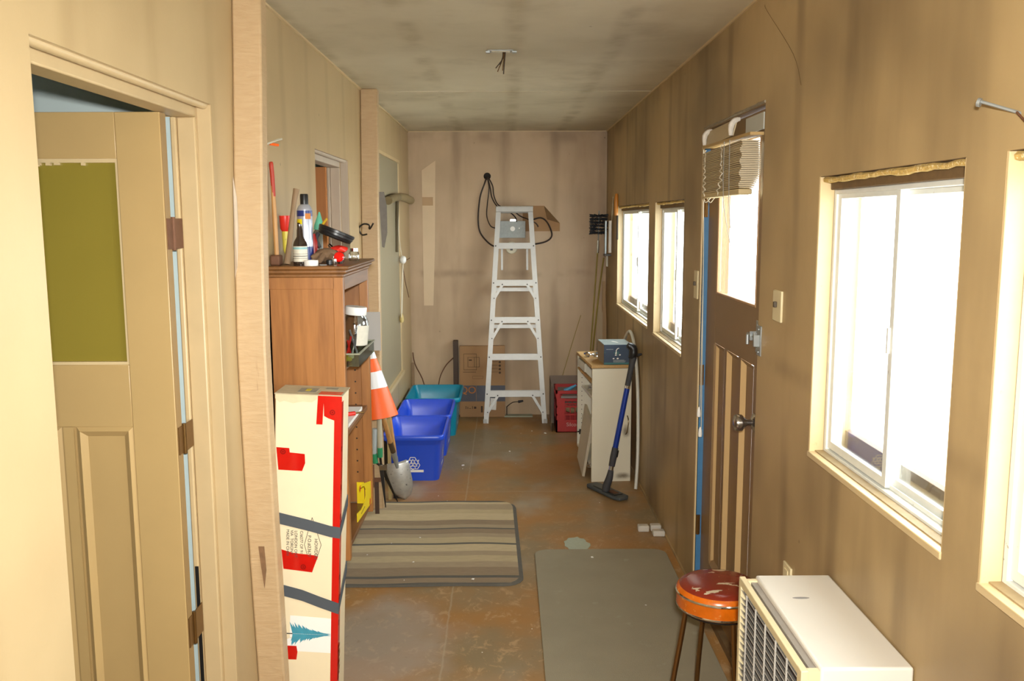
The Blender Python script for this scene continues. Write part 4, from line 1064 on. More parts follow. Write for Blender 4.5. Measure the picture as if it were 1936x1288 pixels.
    # stake and red-ferruled tool
    o = MB().box(-.716, -.696, 5.235, 5.255, 0, .56).build('wooden_stake', M('pale_stake', 'a8925f', .6)); tag(o, 'pale wooden stake standing behind the hedge shears', 'stake')
    t = thing('garden_hoe', (-.68, 5.30, 0), 'garden tool with red ferrule standing behind the shovel', 'garden tool')
    a, c = Vector((-.668, 5.26, .22)), Vector((-.700, 5.25, .50))
    MB().tube([a, c], .012, 12).build('handle', HWOOD, t); MB().cyl(a-Vector((-.012, 0, .06)), a+Vector((-.01, 0, .05)), .016, .013, 12).build('ferrule', CAPRED, t)
    MB().tube([a-Vector((-.010, 0, .05)), (-.655, 5.26, .06)], .007, 8).box(-.69, -.62, 5.255, 5.261, .0, .07).build('blade', DKMET, t)
    # rusty gate hinge hanging by the bookcase
    t = thing('strap_hinge', (-.72, 5.0, .2), 'rusty strap hinge propped among the tools', 'hinge')
    MB().box(-.780, -.756, 4.93, 4.934, .17, .30).box(-.756, -.715, 4.93, 4.935, .20, .225).cyl((-.756, 4.93, .17), (-.756, 4.93, .30), .006, seg=8).build('hinge_leaf', RUST, t)
    MB().box(-.752, -.728, 4.932, 4.936, .0, .20).build('strap', M('dark_rust', '4e3b30', .6, .4), t)
    o = MB().box(-.81, -.745, 5.05, 5.10, 0, .012).build('wood_scrap', GWOOD); bpy.data.objects.remove(o)
cone_tools()

# ------------------------------------------------------------------ hanging things on posts and left wall
def left_hung():
    t = thing('coat_hook', (-.745, 5.045, 1.63), 'black wrought hook screwed to the far post', 'hook')
    y = 5.04
    MB().tube([(-.765, 5.05, 1.625), (-.76, y-.02, 1.645), (-.79, y-.035, 1.650), (-.815, y-.035, 1.625), (-.80, y-.03, 1.592), (-.77, y-.03, 1.595)], .0045, 8, smooth=5).build('hook_body', DKMET, t)
    MB().tube([(-.765, 5.05, 1.63), (-.755, y-.02, 1.625), (-.735, y-.03, 1.655)], .0045, 8, smooth=5).build('upper_hook', DKMET, t)
    t = thing('clothes_peg', (-.78, 3.12, 1.935), 'pale clothes peg with orange tip stuck high on the left wall', 'clothes peg')
    MB().tube([(-.80, 3.06, 1.925), (-.775, 3.12, 1.945), (-.77, 3.15, 1.95)], .004, 8).build('peg_body', M('pale_wood', 'b9b09a', .6), t)
    MB().tube([(-.805, 3.13, 1.932), (-.785, 3.16, 1.930)], .0045, 8).build('orange_tip', ORANGE, t)
    o = MB().box(-.81, -.79, 5.62, 5.66, 2.06, 2.11).build('orange_tab', M('rust_orange', 'a8481c', .6), bevel=.004); tag(o, 'small rusty orange tab at the top of the grey board', 'tab')
    o = MB().prism([(-.722, 1.83), (-.690, 1.83), (-.676, 1.75), (-.676, 1.60), (-.695, 1.515), (-.708, 1.52), (-.715, 1.70)], lambda u, v, w: (u, 5.145+w, v), .002).build('saw_blade', M('dull_saw_steel', '6a655e', .5, .6, var=.2, vs=40), smooth=False); tag(o, 'dull grey saw blade hanging at the edge of the far post', 'saw blade')
    # mallet shape made of a rolled head and hanging handle
    t = thing('rolled_mat', (-.78, 6.6, 1.8), 'olive-brown roll hanging crosswise on the left wall near the corner', 'roll')
    MB().tube([(-.785, 6.05, 1.80), (-.782, 6.35, 1.825), (-.785, 6.60, 1.835)], .028, 16, smooth=4).build('near_roll', M('olive_brown_cloth', '7b6a48', .8, var=.2, vs=20, bump=.3), t)
    MB().tube([(-.79, 6.66, 1.84), (-.775, 6.95, 1.84), (-.755, 7.20, 1.825)], [.026, .031, .031], 16, smooth=4).build('far_roll', M('light_brown_cloth', '94805a', .8, var=.2, vs=20, bump=.3), t)
    MB().tube([(-.79, 6.62, 1.83), (-.80, 6.60, 1.60), (-.80, 6.58, 1.44)], .012, 10).build('handle_and_shade', M('dark_olive_handle_shade', '574a30', .8), t)  # dark rod for the handle, its wall shadow put into shape and colour
    t = thing('string_with_plug', (-.79, 6.7, 1.4), 'pale string with a white plug and tassel hanging on the left wall', 'string')
    MB().tube([(-.788, 6.66, 1.81), (-.79, 6.64, 1.60), (-.785, 6.70, 1.46), (-.782, 6.76, 1.40)], .0028, 6, smooth=5).build('string', CORDM, t)
    MB().ball((-.775, 6.76, 1.375), .026, 2, sz=1.2, noise=.1).build('plug', WHITE, t)
    MB().tube([(-.775, 6.76, 1.37), (-.78, 6.68, 1.15), (-.785, 6.66, .95)], .003, 6, smooth=4).tube([(-.775, 6.76, 1.37), (-.78, 6.74, 1.15), (-.785, 6.70, .95)], .003, 6, smooth=4).build('hanging_cord', CORDM, t)
    MB().lathe([(.004, .04), (.014, .02), (.018, -.01), (.012, -.03), (0, -.03)], (-.785, 6.68, .94), seg=12).build('tassel', M('yellowed_tassel', 'c4ad6e', .7), t)
    MB().tube([(-.785, 6.85, 1.38), (-.78, 7.05, 1.36), (-.77, 7.2, 1.37)], .003, 6).tube([(-.80, 6.9, 1.36), (-.79, 7.0, 1.2), (-.79, 7.25, 1.05)], .003, 6).build('loose_wire', RUST, t)
    o = MB().cyl((XL+.107, 2.747, 1.72) if False else (-.775, 2.75, 1.72), (-.775, 2.725, 1.722), .0015, seg=6).build('nail', DKMET); tag(o, 'small nail in the near post', 'nail')
left_hung()

# ------------------------------------------------------------------ rugs
def rug():
    x0, x1, ya, yb = -.805, .075, 3.925, 5.16
    bands = [(3.925, 3.943, 'slate'), (3.943, 4.0, 'brown'), (4.0, 4.028, 'slate'), (4.028, 4.04, 'brown'), (4.04, 4.13, 'brown'), (4.13, 4.20, 'mid'), (4.20, 4.28, 'tan'), (4.28, 4.34, 'mid'), (4.34, 4.435, 'light'), (4.435, 4.458, 'slate'), (4.458, 4.54, 'tan'), (4.54, 4.60, 'mid'),
             (4.60, 4.672, 'brown'), (4.672, 4.690, 'slate'), (4.69, 4.74, 'mid'), (4.74, 4.82, 'brown'), (4.82, 4.93, 'light'), (4.93, 5.0, 'tan'), (5.0, 5.10, 'mid'), (5.10, 5.135, 'light'), (5.135, 5.16, 'slate')]
    keys = list(RUGM)
    b = MB(); nx = 44; ys = sorted({q for a, c, _ in bands for q in (a, (a+c)/2, c)})
    def edge(y):   # rounded corners on the right side
        r = .10; xr = x1-.028*(yb-y)/(yb-ya)*(-1)-.026
        for yc, s in ((ya+r, -1), (yb-r, 1)):
            if (y-yc)*s > 0: xr -= r-math.sqrt(max(0, r*r-(y-yc)**2))
        return xr
    G = []
    for y in ys:
        xe = edge(y); row = []
        for i in range(nx+1):
            x = x0+(xe-x0)*i/nx
            yy = y+.010*math.sin((x-x0)*3.2)*(1 if y < 4.6 else .4)-.004*math.sin(x*9)
            zz = .011+.0015*math.sin(x*14+y*5)
            if i == nx: zz = .004
            row.append((x, yy, zz))
        G.append(row)
    vs = [p for r_ in G for p in r_]+[(p[0], p[1], .0005) for r_ in G for p in r_]; n = nx+1; N = len(ys)*n
    vv = [b.b.verts.new(v) for v in vs]
    for j in range(len(ys)-1):
        ym = (ys[j]+ys[j+1])/2; nm = next(c for a, d, c in bands if a <= ym <= d)
        for i in range(nx):
            mi = keys.index(nm)
            if i >= nx-1: mi = keys.index('slate')
            f = b.b.faces.new([vv[j*n+i], vv[j*n+i+1], vv[(j+1)*n+i+1], vv[(j+1)*n+i]]); f.material_index = mi
    for j in range(len(ys)-1):
        for i in (0, nx):
            f = b.b.faces.new([vv[j*n+i], vv[(j+1)*n+i], vv[N+(j+1)*n+i], vv[N+j*n+i]]); f.material_index = keys.index('slate')
    for j in (0, len(ys)-1):
        for i in range(nx):
            f = b.b.faces.new([vv[j*n+i], vv[j*n+i+1], vv[N+j*n+i+1], vv[N+j*n+i]]); f.material_index = keys.index('slate')
    o = b.build('striped_rug', [RUGM[k] for k in keys], ang=60); tag(o, 'striped tan and brown rug on the floor by the bookcase', 'rug')
rug()
def mat2():
    x0, x1, ya, yb, r = .137, .80, 2.60, 4.375, .07
    poly = [(x0, ya), (x1, ya)]
    for cx, cy, a0 in ((x1-r, yb-r, 0), (x0+r, yb-r, PI/2)):
        for k in range(8): a = a0+PI/2*k/7; poly.append((cx+r*math.cos(a), cy+r*math.sin(a)))
    o = MB().prism(poly, fXY(.0005), .009).build('doormat', GMAT, bevel=.003); tag(o, 'plain grey-green mat on the floor in front of the stool', 'mat')
mat2()

# ------------------------------------------------------------------ red milk crate
def crate():
    x0, x1, y0, y1, h = .388, .69, 6.93, 7.24, .335
    t = thing('milk_crate', (x0, y0, 0), 'red plastic milk crate behind the white cabinet', 'crate')
    def face(b, f3, w, solid=False):
        def bar(u0, u1, v0, v1, d=.012):
            b.prism([(u0, v0), (u1, v0), (u1, v1), (u0, v1)], f3, d)
        bar(0, w, 0, .10, .006); bar(0, .03, 0, h); bar(w-.03, w, 0, h); bar(0, w, h-.025, h); bar(.03, w-.03, h-.085, h-.065); bar(0, w, .135, .15); bar(0, w, .20, .215)
        bar(0, .07, .10, h-.06, .006); bar(w-.07, w, .10, h-.06, .006)
        for k in range(5):
            u = .075+k*(w-.15)/4
            bar(u-.003, u+.003, .10, .235)
        bar(.07, w-.07, .225, .235)
    b = MB(); face(b, lambda u, v, w: (x0+u, y0+w, v), x1-x0); o = b.build('crate_front', REDCR, t)
    b = MB(); face(b, lambda u, v, w: (x0+w, y0+u, v), y1-y0); face(b, lambda u, v, w: (x1-w, y0+u, v), y1-y0); face(b, lambda u, v, w: (x0+u, y1-w, v), x1-x0)
    b.build('crate_sides', REDCR, t); MB().box(x0, x1, y0, y1, 0, .006).build('crate_floor', REDCR, t)
    text('crate_lettering', 'Silcorp', .042, frame4((.47, y0-.0012, .05), (1, 0, 0), (0, 0, 1), (0, -1, 0)), M('faded_white_ink', 'c9a59c', .6), t, local=False)
    t2 = thing('grey_carton', (.35, 7.3, 0), 'grey open carton standing behind the red crate', 'carton')
    b = MB().box(.352, .72, 7.26, 7.262, 0, .40).box(.352, .354, 6.95, 7.262, .0, .395)
    b.build('carton_walls', M('greyish_card', '7c6b5c', .7, var=.2), t2)
    o = MB().tube([(.47, 7.1, .30), (.56, 7.08, .352)], [.02, .008], 8).build('blue_bottle', M('light_blue_plastic', '4f9cc4', .4)); tag(o, 'light blue bottle lying in the red crate', 'bottle')
    o = MB().tube([(.44, 7.0, .20), (.52, 7.02, .16), (.60, 7.05, .17)], [.02, .025, .015], 8, smooth=3).build('rag', M('tan_rag', '9c8560', .8)); tag(o, 'tan rag inside the red crate', 'rag')
    MBo = MB().box(.43, .62, 6.965, 6.975, .268, .285).build('paper_strip', M('grey_paper', '9a928a', .7)); tag(MBo, 'grey paper strip behind the top slot of the red crate', 'paper')
crate()

# ------------------------------------------------------------------ white base cabinet
def cabinet():
    yaw = .078
    t = thing('base_cabinet', (.541, 5.575, 0), 'white base cabinet with its door swung open against the near side', 'cabinet', rot=(0, 0, yaw))
    L = True; W, H, Dp = .25, .74, .60
    # local: x = depth to the wall, y = width away from the camera
    MB().box(.004, W, .020, .036, 0, H).build('side_panel', CABW, t, L)
    b = MB().box(.0, W-.04, Dp-.016, Dp, 0.09, H)
    for k in range(16): b.cyl((.03, Dp-.0165, .16+k*.032), (.03, Dp-.016, .16+k*.032), .003, seg=8, mi=1)
    b.build('side_panel', [CABW, DKMET], t, L)
    MB().box(W-.036, W-.03, .036, Dp, .09, H).build('back_panel', CABW, t, L)
    MB().box(0, W-.03, .036, Dp-.016, .09, .106).build('bottom_shelf', CABW, t, L)
    for z in (.30, .51): MB().box(.03, W-.03, .036, Dp-.016, z, z+.016).build('shelf', CABW, t, L)
    MB().box(0, .016, .036, Dp-.016, H-.10, H-.085).build('front_rail', PARTB, t, L)
    MB().box(.0, .012, .30, Dp-.016, H-.075, H-.02).build('drawer_front', CABW, t, L)
    # top board of raw particle board
    MB().box(-.006, W+.004, -.006, Dp+.008, H, H+.018).build('top_board', PARTB, t, L, bevel=.001)
    # door swung fully round
    d = MB().box(.0, W+.003, .0, .016, .0, H-.004).build('door', CABD, t, L, bevel=.0015)
    MB().tube([(.228, -.001, .43), (.231, -.022, .405), (.228, -.026, .365), (.222, -.022, .325), (.218, -.001, .31)], .004, 8, smooth=5).build('door_handle', M('tarnished_handle', '7a6a4e', .3, .8), d, L)
    for z in (.615, .105):
        MB().cyl((-.022, .014, z+.010), (.004, .014, z+.010), .0025, seg=8).cyl((-.022, .014, z-.010), (.004, .014, z-.010), .0025, seg=8).cyl((-.022, .014, z-.012), (-.022, .014, z+.012), .003, seg=8).cyl((-.010, .014, z-.010), (-.012, .014, z+.010), .0025, seg=8).box(-.004, .004, .016, .020, z-.014, z+.014).build('hinge', M('nickel_hinge', '8d8678', .35, .7), t, L)
    MB().box(.012, .028, Dp-.024, Dp-.016, .175, .21).box(.0, .04, Dp-.022, Dp-.016, .188, .197).build('hinge_plate', DKMET, t, L)
    # loose panel leaning out of the opening
    o = MB()
    A, B_, C_, D_2 = Vector((.474, 5.90, .078)), Vector((.492, 5.70, .003)), Vector((.550, 5.72, .36)), Vector((.525, 5.92, .44))
    th = Vector((.016, 0, -.004)); o._add([A, B_, C_, D_2, A+th, B_+th, C_+th, D_2+th], [(0, 1, 2, 3), (7, 6, 5, 4), (0, 4, 5, 1), (1, 5, 6, 2), (2, 6, 7, 3), (3, 7, 4, 0)])
    o = o.build('loose_panel', M('dull_white_panel', 'b9ac93', .5), smooth=False); tag(o, 'loose dull white panel leaning out of the cabinet opening', 'panel')
    ztop = H+.018
    # faucet carton
    t2 = thing('faucet_carton', (.70, 5.70, ztop), 'dark blue-green printed faucet carton on the cabinet top', 'carton', rot=(0, 0, .05))
    MB().box(-.09, .09, -.10, .16, 0, .128).build('carton_body', NAVYBOX, t2, L, bevel=.003)
    MB().box(-.0908, -.0902, -.098, .158, .002, .126).build('side_face', TANBOX, t2, L)
    MB().box(-.088, .088, -.098, .158, .128, .1288).build('top_face', M('grey_blue_top', '7c8784', .5, var=.15, vs=10), t2, L)
    MB().box(-.088, .088, -.1008, -.1, .002, .014).build('teal_edge', TEALBOX, t2, L)
    MB().prism([(-.02, .04), (-.008, .04), (.02, -.02), (.01, -.02)], lambda u, v, w: (u-.0, v+.02, .1288+w), .0006).build('top_mark', PAPER, t2, L, smooth=False)
    b = MB()
    b.tube([(-.012, -.1006, .075), (-.012, -.1006, .092), (-.004, -.1006, .103), (.006, -.1006, .106)], .0025, 6).ball((-.013, -.1004, .074), .006, 1, sy=.15)
    for x, z, s in ((-.014, .062, .007), (.012, .063, .007), (-.028, .040, .007), (-.002, .040, .008)): b.ball((x, -.1004, z), s, 1, sy=.12, sz=.6)
    b.build('faucet_picture', PAPER, t2, L)
    b = MB()
    for z, w in ((.028, .07), (.022, .08), (.016, .075)): b.box(-.03, -.03+w, -.1008, -.1, z, z+.0022)
    b.box(-.075, -.03, -.1008, -.1, .097, .1).build('small_print', M('pale_print', 'a8b0ae', .6, var=.5, vs=300), t2, L)
    o = MB()
    t3 = thing('faucet_tap', (.545, 5.95, ztop), 'pair of old chrome tap fittings on the cabinet top', 'tap')
    b = MB().lathe([(.014, 0), (.018, .004), (.014, .012), (.02, .018), (.022, .028), (.012, .034), (0, .036)], (.538, 5.93, ztop), seg=16); b.build('tap_knob', CHROME, t3)
    b = MB().lathe([(.016, 0), (.02, .004), (.014, .012), (.02, .02), (.014, .034), (0, .036)], (.60, 5.93, ztop), seg=16); b.build('tap_knob', CHROME, t3)
    MB().tube([(.538, 5.93, ztop+.012), (.565, 5.92, ztop+.018), (.60, 5.93, ztop+.012)], .008, 10, smooth=4).build('tap_body', CHROME, t3)
cabinet()

# ------------------------------------------------------------------ vacuum wand leaning on the cabinet
def wand():
    top = Vector((.775, 5.36, .885)); bot = Vector((.618, 5.30, .075))
    t = thing('vacuum_wand', (bot.x, bot.y, 0), 'blue vacuum wand with flat floor head leaning on the cabinet', 'vacuum wand')
    P = lambda k: bot+(top-bot)*k
    MB().tube([P(.26), P(.72)], .0165, 18).build('tube', BLUEM, t)
    MB().cyl(P(.715), P(.735), .0175, seg=18).build('collar', CHROME, t)
    MB().tube([P(.73), P(.86), P(.95)], [.017, .017, .022], 16, smooth=3).build('upper_grip', DKGREY, t)
    q = P(.95)
    MB().tube([q-Vector((.012, 0, .01)), q+Vector((.0, 0, .02)), q+Vector((-.004, 0, .055)), q+Vector((-.035, -.005, .075))], [.02, .027, .026, .016], 14, smooth=4).build('hose_end', BLACK, t)
    MB().tube([q+Vector((.01, 0, .01)), q+Vector((.03, 0, .012)), q+Vector((.052, 0, .018))], [.014, .009, .006], 10, smooth=3).build('release_lever', BLACK, t)
    MB().tube([P(.13), P(.2), P(.27)], [.019, .021, .019], 16, smooth=3).build('lower_grip', DKGREY, t)
    MB().cyl(P(.20)+Vector((.012, 0, 0)), P(.25)+Vector((.012, 0, 0)), .014, seg=12).build('slider', BLACK, t)
    MB().cyl(P(.09), P(.135), .0145, seg=16).build('metal_sleeve', CHROME, t)
    MB().tube([P(.10), P(.04), Vector((.606, 5.305, .05)), Vector((.603, 5.30, .022))], [.016, .022, .025, .022], 16, smooth=3).build('neck', DKGREY, t)
    # floor head, long axis runs from far left to near right
    R = Matrix.Translation((.615, 5.33, .0)) @ Matrix.Rotation(-1.08, 4, 'Z')
    hd = MB()
    pl = [(-.175, -.035), (-.15, -.05), (.14, -.05), (.175, -.03), (.175, .03), (.15, .05), (-.14, .05), (-.175, .035)]
    hd.prism(pl, lambda u, v, w: R @ Vector((u, v, .004+w)), .02); hd.build('floor_head', M('slate_plastic', '44494a', .5, var=.15, vs=20), t, bevel=.006)
    MB().prism([(-.11, -.03), (.12, -.03), (.12, .03), (-.11, .03)], lambda u, v, w: R @ Vector((u, v, .024+w)), .004).build('head_recess', BLACK, t, bevel=.002)
    MB().prism([(.03, -.018), (.10, -.018), (.10, .018), (.03, .018)], lambda u, v, w: R @ Vector((u, v, .028+w)), .002).build('head_tab', RUST, t)
wand()
o = MB().tube([(.818, 6.22, 0.0), (.818, 6.25, .3), (.815, 6.24, .70), (.812, 6.10, .85), (.818, 5.88, .935), (.822, 5.70, .86), (.824, 5.56, .66), (.824, 5.50, .40), (.815, 5.44, .18), (.800, 5.40, .006)], .0105, 12, smooth=8).build('plastic_pipe', HOSE)
tag(o, 'pale grey plastic pipe bent in an arch beside the cabinet', 'pipe')

# ------------------------------------------------------------------ chimney brushes, slats and tools in the far right corner
def corner():
    t = thing('chimney_brush', (.62, 7.1, 0), 'black bristled chimney brush on a thin yellowish rod', 'brush')
    MB().tube([(.63, 7.30, 0), (.69, 7.32, .55), (.725, 7.31, 1.1), (.745, 7.31, 1.42)], .006, 8, smooth=4).build('rod', YROD, t)
    MB().tube([(.745, 7.31, 1.40), (.748, 7.31, 1.50)], .010, 10).build('ferrule', CHROME, t)
    MB().tube([(.748, 7.31, 1.48), (.752, 7.31, 1.74)], .005, 8).build('twisted_core', STEEL, t)
    b = MB()
    for k in range(6):
        z = 1.565+k*.027
        for j in range(64):
            a = 2*PI*j/64+k*.2; l = .068*(.85+.3*random.random())
            p = Vector((.75, 7.31, z)); d = Vector((math.cos(a), math.sin(a)*.8, random.uniform(-.16, .16)))
            b.tube([p, p+d*l], [.0045, .0055], 4)
    b.build('bristles', BRISTLE, t)
    o = MB().tube([(.70, 7.34, 0), (.71, 7.34, .50), (.735, 7.30, .85), (.765, 7.33, 1.12), (.80, 7.36, 1.36)], .007, 8, smooth=4).build('thin_rod', YROD); tag(o, 'second thin rod leaning in the corner behind the cabinet', 'rod')
    t = thing('window_squeegee', (.805, 7.3, 1.35), 'white and grey long-bladed squeegee standing in the far right corner', 'squeegee')
    MB().box(.782, .796, 7.13, 7.17, 1.40, 1.66).build('grey_blade', M('grey_aluminium', '9aa3a6', .35, .6), t, bevel=.002)
    MB().box(.805, .825, 7.05, 7.09, 1.41, 1.66).build('white_blade', WHITE, t, bevel=.002)
    MB().box(.775, .826, 7.07, 7.17, 1.385, 1.40).build('base_bar', DKMET, t)
    MB().cyl((.800, 7.12, 1.30), (.800, 7.12, 1.39), .009, seg=10).build('stem', M('pale_plastic', 'c9c4b4', .5), t)
    t = thing('orange_scraper', (.82, 6.8, 1.7), 'orange-handled scraper hung high on the right wall by the corner', 'scraper')
    MB().tube([(.825, 6.75, 1.86), (.822, 6.75, 1.80), (.822, 6.75, 1.70)], [.010, .017, .013], 12, smooth=4).build('handle', M('amber_orange_plastic', 'b5701c', .35), t)
    MB().box(.83, .836, 6.72, 6.79, 1.52, 1.70).build('dark_blade', DKMET, t)
    MB().cyl((.815, 6.95, 1.66), (.822, 6.95, 1.84), .003, seg=8).build('wire_hook', CHROME, t)
    o = MB().prism([(.742, 0), (.80, 0), (.800, .90), (.772, .955), (.755, .93)], lambda u, v, w: (u, 7.40+w, v), .018).build('wood_slat', M('pale_old_wood', 'b3a083', .7, var=.15, vs=20, st=(1, 1, .1)), smooth=False); tag(o, 'pale wooden slat with rounded top standing behind the cabinet', 'slat')
    o = MB().prism([(.795, 0), (.841, 0), (.836, .8), (.822, 1.16), (.800, 1.16)], lambda u, v, w: (u, 7.44+w, v), .02).build('wood_slat', M('tan_old_wood', 'b0926a', .7, var=.15, vs=20, st=(1, 1, .1)), smooth=False); tag(o, 'tall tan wooden slat wedged in the far right corner', 'slat')
    o = MB().prism([(.806, 1.24), (.839, 1.24), (.839, 1.42), (.815, 1.42)], lambda u, v, w: (u, 7.568+w, v), .02).build('grey_shim', M('pale_grey_wood', 'a39c90', .7)); bpy.data.objects.remove(o)
    o = MB().tube([(.46, 7.26, .40), (.53, 7.32, .62), (.62, 7.42, .88)], .003, 6).build('thin_cane', YROD); tag(o, 'thin yellow cane leaning across the back wall behind the crate', 'cane')
corner()

# ------------------------------------------------------------------ blind over the exterior door
def blind():
    t = thing('slatted_blind', (.80, 3.38, 1.8), 'beige slatted blind bunched up over the exterior door window', 'blind')
    MB().prism([(2.99, 1.945), (3.70, 1.955), (3.70, 1.965), (2.99, 1.955)], lambda u, v, w: (.80+w, u, v), .045).build('headrail', M('wooden_headrail', 'b09058', .5), t, smooth=False)
    MB().prism([(3.235, 1.965), (3.72, 1.955), (3.72, 2.02), (3.235, 2.025)], lambda u, v, w: (.80-(v-1.955)*-.25+w, u, v), .004).build('valance', BLINDM, t, smooth=False)
    MB().prism([(3.00, 1.965), (3.22, 1.965), (3.22, 2.02), (3.00, 2.02)], lambda u, v, w: (.845+w, u, v), .004).build('pale_backing', M('pale_grey_card', 'b9b8ac', .5), t, smooth=False)
    for y in (3.235, 3.66):
        MB().tube([(.828, y, 2.022), (.812, y, 2.018), (.798, y, 2.0), (.797, y, 1.965)], [.006, .010, .011, .007], 8, smooth=3).build('bracket', M('dusty_white_bracket', 'cfc8bc', .6, var=.25, vs=60), t)
    # bunch of slats; near end fans out towards the window
    n = 26
    for k in range(n):
        z = 1.935-k*.0062; f = k/n
        bulge = .045+.006*math.sin(f*PI)-.02*max(0, f-.7)/.3
        dz = -.0*f
        b = MB(); b._add([(.795+.004*math.sin(k), 3.08+.010*f, z), (.795, 3.68-.01*f, z-.004), (.795+bulge, 3.66, z-.004), (.795+bulge+.015, 3.07, z-.002)], [(0, 1, 2, 3)])
        o = b.build('slat', BLINDM, t, smooth=False); md = o.modifiers.new('s', 'SOLIDIFY'); md.thickness = .0045; md.offset = 0
    MB().box(.793, .84, 3.09, 3.67, 1.755, 1.775).build('bottom_rail', M('cream_bottom_rail', 'c4ae80', .5), t, bevel=.004)
    for y0 in (3.60, 3.33):
        P = []
        for k in range(22):
            P.append((.788+.003*math.cos(k*2.1), y0+.016*math.sin(k*2.4)+(.010*k/22 if y0 > 3.5 else .06*(max(0, k-14)/8)), 1.94-k*.0085))
        MB().tube(P, .0022, 5, smooth=3).build('tangled_cord', CORDM, t)
    for pts in ([(.79, 3.22, 1.95), (.79, 3.21, 1.75), (.80, 3.20, 1.60)], [(.79, 3.30, 1.95), (.79, 3.29, 1.74), (.80, 3.21, 1.58), (.80, 3.20, 1.50)]):
        MB().tube(pts, .0014, 5, smooth=3).build('lift_cord', M('grey_cord', '8f8d85', .7), t)
    MB().tube([(.80, 3.66, 1.752), (.79, 3.58, 1.737), (.79, 3.50, 1.752)], .002, 5, smooth=4).tube([(.80, 3.60, 1.752), (.79, 3.50, 1.735), (.79, 3.43, 1.752)], .002, 5, smooth=4).build('loop_cord', CORDM, t)
    for y, z in ((3.80, .835), (3.765, .755)):
        MB().tube([(.80, 3.69, 1.95), (.835, 3.80, 1.5), (.836, y, z+.02)], .0016, 5, smooth=4).build('pull_cord', CORDM, t)
        MB().lathe([(.003, .03), (.007, .018), (.009, .0), (.008, -.012), (0, -.014)], (.832, y, z), seg=12).build('cord_tassel', WHITE, t)
blind()

# ------------------------------------------------------------------ switches, socket, nails on the right wall
def sw(y, z, label, h=.097, w=.085):
    t = thing('light_switch', (XR, y, z), label, 'light switch')
    MB().box(XR-.008, XR, y-w/2, y+w/2, z-h/2, z+h/2).build('plate', PLATE, t, bevel=.003)
    MB().box(XR-.018, XR-.008, y-.006, y+.006, z-.004, z+.014).build('toggle', M('dark_toggle', '4f4436', .5), t, bevel=.002)
sw(2.755, 1.405, 'ivory light switch on the right wall near the door latch')
sw(3.95, 1.385, 'ivory light switch on the right wall past the hinge side of the door', .125, .07)
t = thing('wall_socket', (XR, 2.58, .60), 'pale wall socket low on the right wall behind the heater', 'socket')
MB().box(XR-.007, XR, 2.53, 2.60, .55, .645).build('plate', PLATE, t, bevel=.002); MB().box(XR-.010, XR-.007, 2.55, 2.58, .575, .60).box(XR-.010, XR-.007, 2.55, 2.58, .61, .63).build('receptacle', PLATE, t)
t = thing('large_nail', (XR, 1.50, 1.85), 'large nail sticking out of the right wall above the nearest window', 'nail')
MB().cyl((.80, 1.545, 1.868), (XR+.01, 1.49, 1.838), .0028, seg=10).build('shank', STEEL, t); MB().cyl((.797, 1.5475, 1.867), (.8005, 1.544, 1.8657), .0075, seg=14).build('nail_head', STEEL, t)
o = MB().tube([(.838, 1.50, 1.845), (.838, 1.47, 1.825), (.838, 1.40, 1.805)], .002, 6).build('picture_wire', RUST); tag(o, 'thin wire hanging from the large nail', 'wire')
o = MB().tube([(XR-.001, 3.02, 2.36), (XR-.003, 2.98, 2.33), (XR-.003, 2.70, 2.15), (XR-.002, 2.62, 2.05)], .0006, 4, smooth=5).build('cobweb_strand', GRIME); tag(o, 'thin dark cobweb strand on the upper right wall', 'cobweb')

# ------------------------------------------------------------------ stool
def stool():
    c = Vector((.688, 2.775, 0)); z = .508
    t = thing('stool', c, 'low round stool with cracked red seat and orange sides', 'stool')
    MB().lathe([(0, z), (.05, z-.0005), (.10, z-.003), (.120, z-.008), (.128, z-.014)], (c.x, c.y, 0), seg=48).build('seat', SEATR, t)
    MB().lathe([(.128, z-.014), (.136, z-.022), (.138, z-.032), (.137, z-.034), (.137, z-.075), (.133, z-.084), (.10, z-.088), (0, z-.088)], (c.x, c.y, 0), seg=48).build('seat_side', SEATO, t)
    MB().lathe([(.1375, z-.037), (.1405, z-.034), (.1405, z-.031), (.1375, z-.028)], (c.x, c.y, 0), seg=48).lathe([(.1345, z-.083), (.1375, z-.080), (.1375, z-.077), (.136, z-.074)], (c.x, c.y, 0), seg=48).build('chrome_band', CHROME, t)
    for a in (190, 280, 10, 100):
        a = math.radians(a); d = Vector((math.cos(a), math.sin(a), 0))
        P = [c+d*.112+Vector((0, 0, z-.086)), c+d*.124+Vector((0, 0, .34)), c+d*.155+Vector((0, 0, .15)), c+d*.172+Vector((0, 0, .01))]
        if P[-1].x > .83:
            for p in P: p.x = min(p.x, .828)
        MB().tube(P, .0085, 12, smooth=5).build('leg', BRONZE, t)
        MB().cyl(P[-1]+Vector((0, 0, -.0005)), P[-1]+Vector((0, 0, .02)), .011, seg=12).build('foot_cap', BLACK, t)
    # dark underside plate
    MB().lathe([(0, z-.096), (.122, z-.096), (.124, z-.087), (0, z-.087)], (c.x, c.y, 0), seg=32).build('swivel_plate', DKMET, t)
stool()

